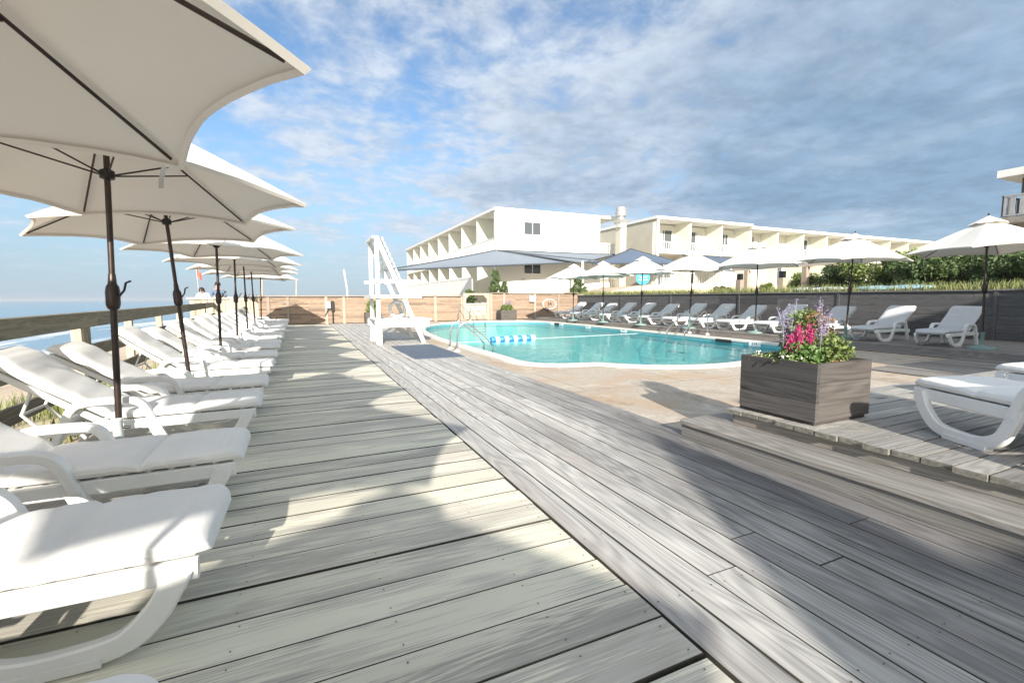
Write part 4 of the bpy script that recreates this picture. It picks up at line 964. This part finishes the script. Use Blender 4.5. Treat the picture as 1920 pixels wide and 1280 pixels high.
for i in range(8):
    yy = 33.3 + 4.02 * (i + 1) - 0.25
    g = MB(); g.box(13.6, 15.098, yy, yy + 0.16, 0.5, 4.718); g.box(13.6, 15.098, yy, yy + 0.16, 4.922, 7.96); g.build('divider_wall', 'stucco_cream', H1)
    picket_rail(H1, (13.62, yy - 3.85), (13.62, yy - 0.02), 4.93, 5.95)
    window(H1, yy - 3.3, yy - 1.5, 4.98, 7.0, 15.1, 1, axis=1)
    window(H1, yy - 3.3, yy - 1.5, 1.3, 3.8, 15.1, 1, axis=1)
picket_rail(H1, (23.1, 33.05), (24.65, 33.05), 4.93, 5.95); picket_rail(H1, (24.65, 33.05), (24.65, 60), 4.93, 5.95)
picket_rail(H1, (23.1, 33.05), (24.65, 33.05), 1.7, 2.9)
window(H1, 16.0, 17.41, 6.30, 7.22, 33.0); window(H1, 16.0, 17.41, 3.30, 4.30, 33.0, glassmat='window_dark')
g = MB(); g.tube([(15.9, 32.9, 2.75), (15.9, 32.99, 2.75)], 0.13, 12); g.build('vent', 'galvanized', H1)
pf = thing('privacy_fence', 'white board fence in front of the seaward rooms of the hotel', 'fence', (12.5, 31.6, 0))
for i in range(9):
    g = MB()
    for k in range(18): g.box(0, .04, 3.9 + i * 3.2 + k * 0.175, 3.9 + i * 3.2 + k * 0.175 + 0.168, 0.4, 3.1)
    g.box(-.03, -.002, 3.9 + i * 3.2, 3.9 + i * 3.2 + 3.15, 2.95, 3.05); g.build('panel', 'trim_white', pf)
# ---------- long cream hotel
H2 = thing('cream_hotel_wing', 'long cream two-storey hotel wing with many recessed balconies', 'building', (0, 0, 0)); X0 = 29.1; nb = 15
g = MB(); g.box(X0, X0 + nb * 4.0, 35.0, 46, 1.0, 8.25); g.build('rear_wall', 'stucco_cream', H2)
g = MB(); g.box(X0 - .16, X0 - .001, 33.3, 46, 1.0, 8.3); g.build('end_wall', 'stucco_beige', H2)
g = MB(); g.box(X0 - .3, X0 + 11.9, 32.7, 46.3, 8.31, 8.55); g.build('roof', 'trim_white', H2)
g = MB(); g.box(X0 + 11.9, X0 + nb * 4 + .2, 32.7, 46.3, 8.10, 8.36); g.build('roof', 'trim_white', H2)
g = MB(); g.box(X0, X0 + nb * 4, 33.0, 34.998, 5.35, 5.62); g.build('balcony_slab', 'stucco_white', H2)
g = MB(); g.tube([(X0 + .1, 32.95, 1.2), (X0 + .1, 32.95, 8.3)], 0.13, 8); g.build('corner_pipe', 'trim_white', H2)
for i in range(nb + 1):
    x = X0 + i * 4.0 - (0.16 if i == nb else 0) ; zt = 8.30 if i < 3 else 8.09
    g = MB(); g.box(x, x + .16, 33.05, 34.998, 1.0, 5.348); g.box(x, x + .16, 33.05, 34.998, 5.622, zt); g.build('divider_wall', 'stucco_cream', H2)
    if i < nb:
        picket_rail(H2, (x + .17, 33.1), (x + 3.98, 33.1), 5.63, 6.42, pitch=0.26, w_=0.075)
        if i < 4 or i % 2: window(H2, x + 1.75, x + 3.6, 5.7, 7.72, 35.0, 1, curtain=True)
        else: window(H2, x + 1.6, x + 2.9, 5.7, 7.72, 35.0, 1, curtain=True)
        window(H2, x + 1.2, x + 3.5, 2.2, 4.6, 35.0, 2, curtain=True)
picket_rail(H2, (X0 + .2, 32.6), (X0 + 8, 32.6), 2.55, 3.65, pitch=0.22)
g = MB(); g.box(X0, X0 + 8.2, 32.5, 32.98, 1.0, 2.55); g.build('terrace_wall', 'stucco_cream', H2)
g = MB(); g.tube([(X0 + 30, 40, 8.36), (X0 + 30, 40, 9.7)], 0.12, 8); g.build('roof_vent', 'galvanized', H2)
# linking block between the wings
H3 = thing('link_building', 'low beige link block set back between the two hotel wings', 'building', (0, 0, 0))
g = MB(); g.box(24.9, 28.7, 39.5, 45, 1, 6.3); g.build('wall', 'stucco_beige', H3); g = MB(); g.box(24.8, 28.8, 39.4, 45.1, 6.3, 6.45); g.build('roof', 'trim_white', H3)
# flue
fl_ = thing('kitchen_flue', 'pale metal kitchen flue with round cap between the hotel wings', 'flue', (24.15, 31.6, 0))
g = MB(); g.box(-.30, .30, -.3, .32, 1.2, 7.4); g.build('duct', 'stucco_beige', fl_)
g = MB(); g.add([(-.36, -.3, 7.4), (.36, -.3, 7.4), (.36, .42, 7.4), (-.36, .42, 7.4), (-.48, -.42, 7.7), (.48, -.42, 7.7), (.48, .54, 7.7), (-.48, .54, 7.7)], [(0, 1, 5, 4), (1, 2, 6, 5), (2, 3, 7, 6), (3, 0, 4, 7), (4, 5, 6, 7)]); g.build('hood', 'galvanized', fl_)
g = MB(); g.lathe([(.30, 7.7), (.30, 7.95), (.44, 7.98), (.44, 8.35), (.40, 8.4), (.40, 8.66), (.34, 8.72)], 20, (0, .06)); g.build('fan_cap', 'galvanized', fl_, smooth=40)
g = MB(); g.box(-.7, -.3, -.5, -.2, 7.0, 7.3); g.build('bracket', 'galvanized', fl_)

# ---------- hotel deck at the right edge
H4 = thing('corner_building', 'building corner with dark balcony railing and white flat roof at the right edge', 'building', (0, 0, 0))
g = MB(); g.box(31.6, 44, 4, 11.6, 7.15, 7.5); g.build('roof', 'trim_white', H4)
g = MB(); g.box(31.2, 44, 4, 11.3, 4.85, 5.15); g.build('balcony_slab', 'lower_deck_wood', H4)
picket_rail(H4, (31.3, 11.2), (44, 11.2), 5.15, 6.2, 0.32, 'grey_rail', w_=0.16); picket_rail(H4, (31.3, 4.1), (31.3, 11.15), 5.15, 6.2, 0.32, 'galvanized', w_=0.16)
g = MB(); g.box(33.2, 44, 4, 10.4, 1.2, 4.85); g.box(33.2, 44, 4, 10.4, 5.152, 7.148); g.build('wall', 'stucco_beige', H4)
g = MB(); g.box(32.0, 32.16, 10.9, 11.06, 1.2, 4.848); g.box(32.6, 32.72, 10.9, 11.02, 5.152, 7.148); g.build('post', 'grey_rail', H4)

# ================================================================== unseen buildings added behind the camera, shaped to cast shadows on the decks
cb = thing('deck_shadow_caster', 'unseen block added behind the camera, shaped to cast the pointed deck shadow', 'shadow caster', (0, -7.0, 0))
g = MB(); g.box(-0.25, 6.0, -3, 0, 0, 3.15); g.build('wall', 'stucco_beige', cb)
g = MB(); g.box(0.75, 6.2, -3.2, 0.0, 3.15, 3.25); g.build('roof', 'trim_white', cb)
g = MB(); vs = [(-0.33, 0, 2.6), (-0.33, 0, 3.2), (-0.05, 0, 3.62), (0.36, 0, 4.22), (0.62, 0, 3.9), (0.75, 0, 3.6), (0.75, 0, 2.6)]; k = len(vs)
g.add(vs + [(a, -.5, c) for a, b, c in vs], [tuple(range(k)), tuple(range(2 * k - 1, k - 1, -1))] + [(i, k + i, k + (i + 1) % k, (i + 1) % k) for i in range(k)]); fixnormals(g.build('shadow_gable', 'stucco_beige', cb))  # outline made up for the pointed shadow on the grey deck
g = MB(); g.box(2.05, 2.8, -1.4, -.6, 3.25, 4.75); g.build('shadow_block', 'stucco_beige', cb)  # added to throw the shadow strip across the platform
wg = thing('rear_shade_building', 'unseen building added behind the camera to shade the right side', 'building', (0, -4.0, 0))  # added out of view, sized for the shade on the right
g = MB(); g.box(8.3, 26, -9, 0, 0, 5.2); g.build('wall', 'stucco_beige', wg); g = MB(); g.box(8.2, 26.2, -9.2, .1, 5.2, 5.4); g.build('roof', 'trim_white', wg)

# ================================================================== shade sails
def sail(label, A, B, Cc, mat, sag=0.35, hem=True, cave=0.10):
    t_ = thing('shade_sail', label, 'shade sail', group=None); A, B, Cc = Vector(A), Vector(B), Vector(Cc); cen = (A + B + Cc) / 3
    g = MB(); N_ = 14; idx = {}; vs = []
    for i in range(N_ + 1):
        for j in range(N_ + 1 - i):
            a = i / N_; b = j / N_; c = 1 - a - b; p = A * a + B * b + Cc * c
            e = min(a, b, c); pull = cave * (4 * (a * b + b * c + c * a) * (1 - 3 * e)) * 0.55
            p = p.lerp(cen, max(0, pull)); p.z -= sag * 27 * a * b * c * 0.35; idx[(i, j)] = len(vs); vs.append(p)
    fs = []
    for i in range(N_):
        for j in range(N_ - i):
            fs.append((idx[(i, j)], idx[(i + 1, j)], idx[(i, j + 1)]))
            if j < N_ - i - 1: fs.append((idx[(i + 1, j)], idx[(i + 1, j + 1)], idx[(i, j + 1)]))
    g.add(vs, fs); g.build('cloth', mat, t_, smooth=60)
    g = MB()
    for loop in ([idx[(k, 0)] for k in range(N_ + 1)], [idx[(0, k)] for k in range(N_ + 1)], [idx[(k, N_ - k)] for k in range(N_ + 1)]):
        g.tube([vs[q] for q in loop], 0.055, 5)
    g.build('hem', 'sail_hem' if hem else mat, t_, smooth=60)
    return t_
sail('large pale grey triangular shade sail hung from the white hotel corner', (13.5, 32.7, 4.95), (4.6, 30.3, 3.1), (22.1, 30.5, 4.2), 'sail_grey', 0.5)
sail('narrow grey shade sail running along the hotel end wall to the balcony', (13.6, 32.6, 4.95), (24.6, 32.7, 5.0), (19.45, 30.1, 3.95), 'sail_grey', 0.3)
sail('dark blue triangular shade sail in front of the beige end wall', (24.83, 31.2, 5.36), (20.0, 29.6, 3.9), (30.2, 30.2, 4.2), 'sail_navy', 0.15)
sail('dark grey shade sail under the cream hotel balconies', (31.5, 32.3, 5.2), (38.5, 32.0, 5.1), (33.5, 29.5, 3.9), 'sail_navy', 0.15)
def pole(label, x, y, z0, z1, r=0.06, mat='white_paint', rx_=0):
    g = MB(); g.tube([(0, 0, z0), (0, 0, (z0 + z1) / 2), (rx_, 0, z1)], r, 10); o = g.build('pole', mat, smooth=60, loc=(x, y, 0)); tag(o, label, 'pole'); return o
pole('white pole holding the sail corner beside the leftmost poolside umbrella', 19.43, 30.0, 1.0, 4.1, 0.1)
pole('thin white pole left of the lifeguard chair beyond the fence', 2.6, 30.3, 0.6, 3.15, 0.05, rx_=-.15)
pole('thin pale reed-like pole beyond the fence, left one of two near the umbrellas', -1.95, 29, 0.5, 2.45, 0.035, 'rail_post_wood', 0.04)
pole('thin pale reed-like pole beyond the fence, right one of two near the umbrellas', -0.25, 29, 0.5, 2.45, 0.035, 'rail_post_wood', 0.05)

# ================================================================== pergola, sign, kayaks
pg = thing('pergola', 'weathered wooden pergola beam on stout posts behind the retaining wall', 'pergola', (0, 0, 0))
g = MB(); g.box(20.6, 20.75, 12.0, 17.6, 2.72, 3.0); g.build('beam', 'pergola_wood', pg)
for x, y, zt in ((20.55, 16.6, 2.7), (20.55, 13.6, 2.7)):
    g = MB(); g.box(x, x + .22, y, y + .22, 1.4, zt); g.build('post', 'cedar_posts', pg)
for i, (x, y) in enumerate(((19.6, 16.25), (19.4, 13.9))):
    bo = thing('bollard_post', 'short stout tan post in the dune grass, %s of two' % ('left' if i == 0 else 'right'), 'post', (x, y, 0), group='tan posts in the dune grass')
    g = MB(); g.box(-.13, .13, -.13, .13, 1.3, 2.2); g.build('shaft', 'cedar_posts', bo); g = MB(); g.box(-.1, .1, -.1, .1, 2.2, 2.5, bev=.02); g.build('lamp_head', 'black_metal', bo)
sgn = thing('round_sign', 'round blue sign with white script above the retaining wall', 'sign', (18.6, 22.16, 0))
g = MB(); Mx = Matrix.Translation((0, 0, 2.52)) @ Matrix.Rotation(R(-40), 4, 'Z') @ Matrix.Rotation(R(90), 4, 'X'); g.lathe([(0.40, -.02), (0.40, .02)], 32, M=Mx); g.build('disc', 'sign_blue', sgn)
g = MB()
for row, zz in enumerate((0.05, -0.12)):
    pts = [(-0.26 + 0.052 * k, zz + (0.075 - 0.02 * row) * math.sin(k * 2.1 + row) + 0.02 * math.sin(k), 0.03) for k in range(11)]; g.tube(pts, 0.018, 5, M=Mx)
g.build('script', 'float_white', sgn); g = MB(); g.tube([(0, 0.04, 1.4), (0, 0.04, 2.2)], 0.03, 8); g.build('pole', 'white_paint', sgn)
def kayak(label, y0, y1, x, mat):
    t_ = thing('kayak', label, 'kayak', (x, (y0 + y1) / 2, 1.50), group='kayaks lying behind the retaining wall'); Lk = (y1 - y0) / 2; vs = []; fs = []; nn = 20; m_ = 12
    for i in range(nn + 1):
        u = -1 + 2 * i / nn; r = max(0.02, (1 - abs(u) ** 2.6)) ** 0.6
        for k in range(m_):
            a = 2 * math.pi * k / m_; vs.append((0.36 * r * math.cos(a), u * Lk, 0.11 + (0.13 * r) * math.sin(a) + 0.05 * u * u))
    for i in range(nn):
        for k in range(m_):
            a = i * m_ + k; b = i * m_ + (k + 1) % m_; fs.append((a, b, b + m_, a + m_))
    fs += [tuple(range(m_)), tuple(nn * m_ + k for k in range(m_ - 1, -1, -1))]
    g = MB(); g.add(vs, fs); fixnormals(g.build('hull', mat, t_, smooth=60)); g = MB(); g.lathe([(0.2, 0.24), (0.23, 0.27), (0.2, 0.275)], 18); g.build('cockpit_rim', 'black_metal', t_)
kayak('light blue kayak lying right of centre behind the retaining wall', 7.9, 10.3, 18.3, 'kayak_blue')
kayak('pale white-blue kayak lying left behind the retaining wall', 10.6, 12.9, 18.5, 'kayak_white')

# ================================================================== vegetation
def blades(name, n_, areaf, h0, h1, mat):
    g = MB()
    for _ in range(n_):
        x, y, z = areaf(); h = random.uniform(h0, h1); a = random.uniform(0, 6.28); w_ = random.uniform(0.006, 0.016); lx, ly = random.gauss(0, .25) * h, random.gauss(0, .25) * h
        c, s_ = math.cos(a) * w_, math.sin(a) * w_
        g.add([(x - c, y - s_, z), (x + c, y + s_, z), (x + c * .7 + lx * .35, y + s_ * .7 + ly * .35, z + h * .6), (x - c * .7 + lx * .35, y - s_ * .7 + ly * .35, z + h * .6), (x + lx, y + ly, z + h)], [(0, 1, 2, 3), (3, 2, 4)], random.random())
    return kind(g.build(name, mat), 'stuff')
def wa():
    while True:
        x = 17.55 + abs(random.gauss(0, 0.9)); y = random.uniform(3, 27.2)
        if noise.noise((x * .8, y * .8, 1)) > -0.35 or random.random() < .2: break
    return x, y, 1.46
blades('dune_grass', 9000, wa, 0.10, 0.42, 'grass_dune')
def wb():
    x = random.uniform(-6.5, -2.1); y = random.uniform(0.5, 16)
    while noise.noise((x * 1.1, y * 1.1, 5)) < 0.02: x = random.uniform(-6.5, -2.1); y = random.uniform(0.5, 16)
    return x, y, (gh(x, y) if x < -3.05 else -0.22)
blades('beach_grass', 5000, wb, 0.15, 0.5, 'grass_dune')
def wc():
    return random.uniform(18, 32), random.uniform(27.8, 31), 0.9 + 0.5 * random.random()
blades('back_grass', 4000, wc, 0.3, 0.8, 'grass_dune')
def bush_mesh(seed, n_, rad, size, name_mat, lumps=14):
    random.seed(seed); g = MB(); cs = []
    for _ in range(lumps):
        a = random.uniform(0, 6.28); r = random.uniform(0.15, 0.75); z = random.uniform(0.15, 0.9)
        cs.append((rad[0] * r * math.cos(a), rad[1] * r * math.sin(a), rad[2] * z * (1.15 - 0.35 * r)))
    for c in cs: leaf_quads(g, c, n_ // lumps, size, (rad[0] * .34, rad[1] * .34, rad[2] * .22), up_=0.4)
    return g
def bush(name, label, cat, loc, seed, n_, rad, size, mat, group=None):
    t_ = thing(name, label, cat, loc, group=group); bush_mesh(seed, n_, rad, size, mat).build('crown', mat, t_)
    g = MB()
    for k in range(5): a = k * 1.3; g.tube([(0, 0, -.1), (rad[0] * .35 * math.cos(a), rad[1] * .35 * math.sin(a), rad[2] * .7)], [0.04, 0.015], 5)
    g.build('trunk', 'bark', t_); return t_
b0 = bush('hedge_shrub', 'dark green shrub in the hedge behind the wall, rightmost of all', 'shrub', (20.4, 5.0, 1.45), 11, 5200, (1.3, 1.3, 1.55), 0.13, 'leaf_hedge', 'shrubs forming the hedge behind the wall')
b1 = bush('hedge_shrub', 'dark shrub in the hedge behind the wall, second from the right', 'shrub', (21.0, 7.0, 1.45), 12, 5200, (1.4, 1.3, 1.5), 0.13, 'leaf_dark', 'shrubs forming the hedge behind the wall')
hs = [(20.6, 9.0, 1.05, 0.2), (20.9, 10.9, 1.0, 1.7), (21.4, 12.8, .85, 3.0), (22.0, 14.8, .7, 4.2), (23.0, 7.8, 1.25, 2.2), (23.0, 10.0, 1.15, 5.2), (22.4, 5.4, 1.3, 0.9), (22.0, 16.5, .42, 1), (21.2, 18.6, .38, 2), (24.5, 12.6, .8, 4.0)]
for i, (x, y, s_, rz) in enumerate(hs):
    o = copy_tree(b0 if i % 2 else b1); o.location = (x, y, 1.42); o.scale = (s_, s_, s_); o.rotation_euler = (0, 0, rz)
    o['label'] = ['full dark shrub left of the rightmost umbrella pole', 'green shrub above the kayaks', 'leafy shrub at the pergola end', 'small shrub under the pergola beam', 'tall shrub in the rear hedge row behind the kayaks', 'dark shrub in the rear hedge row left of centre', 'large shrub in the rear hedge row at the right edge', 'low round green shrub between the pergola posts', 'low green shrub left of the pergola', 'leftmost dark shrub of the rear hedge row'][i]
random.seed(5)
def cedar(label, loc, h, r, seed):
    t_ = thing('cedar_tree', label, 'tree', loc); random.seed(seed); g = MB()
    for _ in range(150):
        f_ = random.random() ** 1.2; z = h * (0.04 + 0.94 * f_); rr = r * (1 - f_ * 0.8) * random.uniform(0.2, 1.15); a = random.uniform(0, 6.28)
        leaf_quads(g, (rr * math.cos(a), rr * math.sin(a), z), 32, 0.12, (r * .13, r * .13, h * .05), up_=2.2)
    g.build('crown', 'leaf_dark', t_); g = MB(); g.tube([(0, 0, -.3), (0, 0, h * .9)], [0.09, 0.02], 6); g.build('trunk', 'bark', t_)
cedar('pointed dark cedar in front of the white hotel wall beside the gate', (12.3, 30.0, 1.1), 2.15, 0.62, 3)
cedar('smaller lighter cedar tucked right of the pointed one at the gate', (12.95, 29.9, 1.1), 1.35, 0.45, 31)
cedar('low dark shrub seen through the opening of the garden gate', (9.95, 28.6, 0.2), 1.7, 0.9, 8)
cedar('dark spreading shrub behind the leftmost poolside umbrella', (19.2, 30.2, 1.1), 1.75, 1.0, 4)
random.seed(21)

# ================================================================== people on the landing
def figure(label, loc, rz, joints, bones, rads, hair_c, shirt, hair_long=False, sc=1.0):
    me = bpy.data.meshes.new('body'); me.from_pydata(joints, bones, []); o = bpy.data.objects.new('body', me); C.objects.link(o)
    md = o.modifiers.new('s', 'SKIN'); sv = me.skin_vertices[0].data
    for i, r in enumerate(rads): sv[i].radius = (r, r)
    sv[0].use_root = True
    md2 = o.modifiers.new('ss', 'SUBSURF'); md2.levels = 2
    dg = bpy.context.evaluated_depsgraph_get(); nm = bpy.data.meshes.new_from_object(o.evaluated_get(dg)); bpy.data.objects.remove(o)
    nm.materials.clear(); nm.materials.append(MATS['skin']); nm.materials.append(MATS[shirt]); nm.materials.append(MATS['trousers'])
    for p in nm.polygons:
        p.use_smooth = True; c = p.center
        p.material_index = 2 if c.z < 0.95 else (1 if (c.z < 1.47 and abs(c.x) < 0.33 and c.y > -0.34) else 0)
    t_ = thing('person', label, 'person', loc, rz); t_.scale = (sc,) * 3
    b = bpy.data.objects.new('body', nm); C.objects.link(b); b.parent = t_
    hx, hy, hz_ = hair_c; g = MB(); vs = []; fs = []
    for i in range(9):
        ph = math.pi * i / 14
        for k in range(14):
            a = 2 * math.pi * k / 14; r = 0.112 * math.sin(ph) if i else 0.004; vs.append((hx + r * math.cos(a) * .95, hy + 0.015 + r * math.sin(a) * 1.08, hz_ + 0.118 * math.cos(ph) + (-0.04 if math.sin(a) > 0 and i > 5 else 0)))
    for i in range(8):
        for k in range(14): a = i * 14 + k; b_ = i * 14 + (k + 1) % 14; fs.append((a, b_, b_ + 14, a + 14))
    g.add(vs, fs)
    if hair_long: g.tube([(hx, hy + .09, hz_ + .03), (hx + .02, hy + .14, hz_ - .1), (hx + .04, hy + .12, hz_ - .3)], [0.06, 0.055, 0.02], 8)
    fixnormals(g.build('hair', 'hair_dark', t_, smooth=60))
    g = MB()
    for s_ in (-1, 1): g.lathe([(0.004, -.008), (0.011, 0), (0.004, .008)], 8, (hx + s_ * .033, hy - .097)); 
    for p_i in range(len(g.v)): g.v[p_i].z += hz_ + .005
    g.build('eyes', 'hair_dark', t_); g = MB(); g.tube([(hx, hy - .10, hz_ + .01), (hx, hy - .125, hz_ - .03), (hx, hy - .10, hz_ - .04)], [0.008, 0.016, 0.01], 6); g.build('nose', 'skin', t_)
    g = MB(); g.box(hx - .025, hx + .025, hy - .104, hy - .094, hz_ - .068, hz_ - .06); g.build('mouth', 'flag_red', t_)
# front is -y
J = [(0, 0, 0.95), (0, 0.0, 1.18), (0, -0.04, 1.40), (0, -0.06, 1.50), (0, -0.09, 1.60), (0, -0.09, 1.72), (0.18, -0.05, 1.42), (0.27, -0.16, 1.18), (0.16, -0.36, 1.18), (0.12, -0.44, 1.18), (-0.18, -0.05, 1.42), (-0.27, -0.16, 1.18), (-0.14, -0.36, 1.18), (-0.10, -0.44, 1.18), (0.1, 0, 0.88), (0.11, 0.02, 0.48), (0.12, 0.05, 0.07), (0.12, -0.1, 0.04), (-0.1, 0, 0.88), (-0.11, 0.02, 0.48), (-0.12, 0.05, 0.07), (-0.12, -0.1, 0.04)]
B = [(0, 1), (1, 2), (2, 3), (3, 4), (4, 5), (2, 6), (6, 7), (7, 8), (8, 9), (2, 10), (10, 11), (11, 12), (12, 13), (0, 14), (14, 15), (15, 16), (16, 17), (0, 18), (18, 19), (19, 20), (20, 21)]
Rr_ = [0.14, 0.13, 0.15, 0.055, 0.095, 0.085, 0.075, 0.045, 0.035, 0.03, 0.075, 0.045, 0.035, 0.03, 0.1, 0.065, 0.04, 0.035, 0.1, 0.065, 0.04, 0.035]
figure('man in a blue shirt leaning on the whitewashed parapet beside a woman', (-3.05, 22.05, 0.285), R(12), J, B, Rr_, (0, -0.09, 1.67), 'shirt_blue', sc=1.0)
J2 = [(x, y - 0.35 * max(0, z - 0.95), z - 0.12 * max(0, z - 0.95) * 2.2) if z > 0.95 else (x, y, z) for x, y, z in J]
figure('dark-haired woman in a pale top leaning low over the whitewashed parapet', (-3.52, 22.25, 0.285), R(-10), J2, B, [r * 0.92 for r in Rr_], (J2[5][0], J2[5][1], J2[5][2] - .05), 'shirt_pale', True, sc=0.98)

# beach flag
bf = thing('beach_flag', 'small red and white flag on a thin pole beyond the railing', 'flag', (-4.05, 24.2, 0))
g = MB(); g.tube([(0, 0, -.8), (0.0, 0, 1.5), (-.05, 0, 2.75)], 0.022, 6); g.build('pole', 'galvanized', bf)
g = MB(); nn = 8
vs = [(-.04 + 0.024 * i, 0.03 * math.sin(i * 1.1), 2.70 - j * 0.10 - 0.034 * i) for j in range(4) for i in range(nn)]
g.add(vs, [(j * nn + i, j * nn + i + 1, (j + 1) * nn + i + 1, (j + 1) * nn + i) for j in range(3) for i in range(nn - 1)]); g.build('cloth', 'flag_red', bf)

# sea air: far things fade a little
g = MB(); g.box(-9500, 9500, -9500, 9500, -11, 14, 0)
hzb = g.build('haze', 'black_metal'); kind(hzb, 'stuff'); hm = bpy.data.materials.new('sea_air'); hm.use_nodes = True
for x_ in list(hm.node_tree.nodes): hm.node_tree.nodes.remove(x_)
ho = hm.node_tree.nodes.new('ShaderNodeOutputMaterial'); pv = hm.node_tree.nodes.new('ShaderNodeVolumePrincipled'); pv.inputs['Color'].default_value = (0.86, 0.91, 0.97, 1); pv.inputs['Density'].default_value = 0.00035; pv.inputs['Anisotropy'].default_value = 0.2
hm.node_tree.links.new(pv.outputs[0], ho.inputs['Volume']); hzb.data.materials.clear(); hzb.data.materials.append(hm)
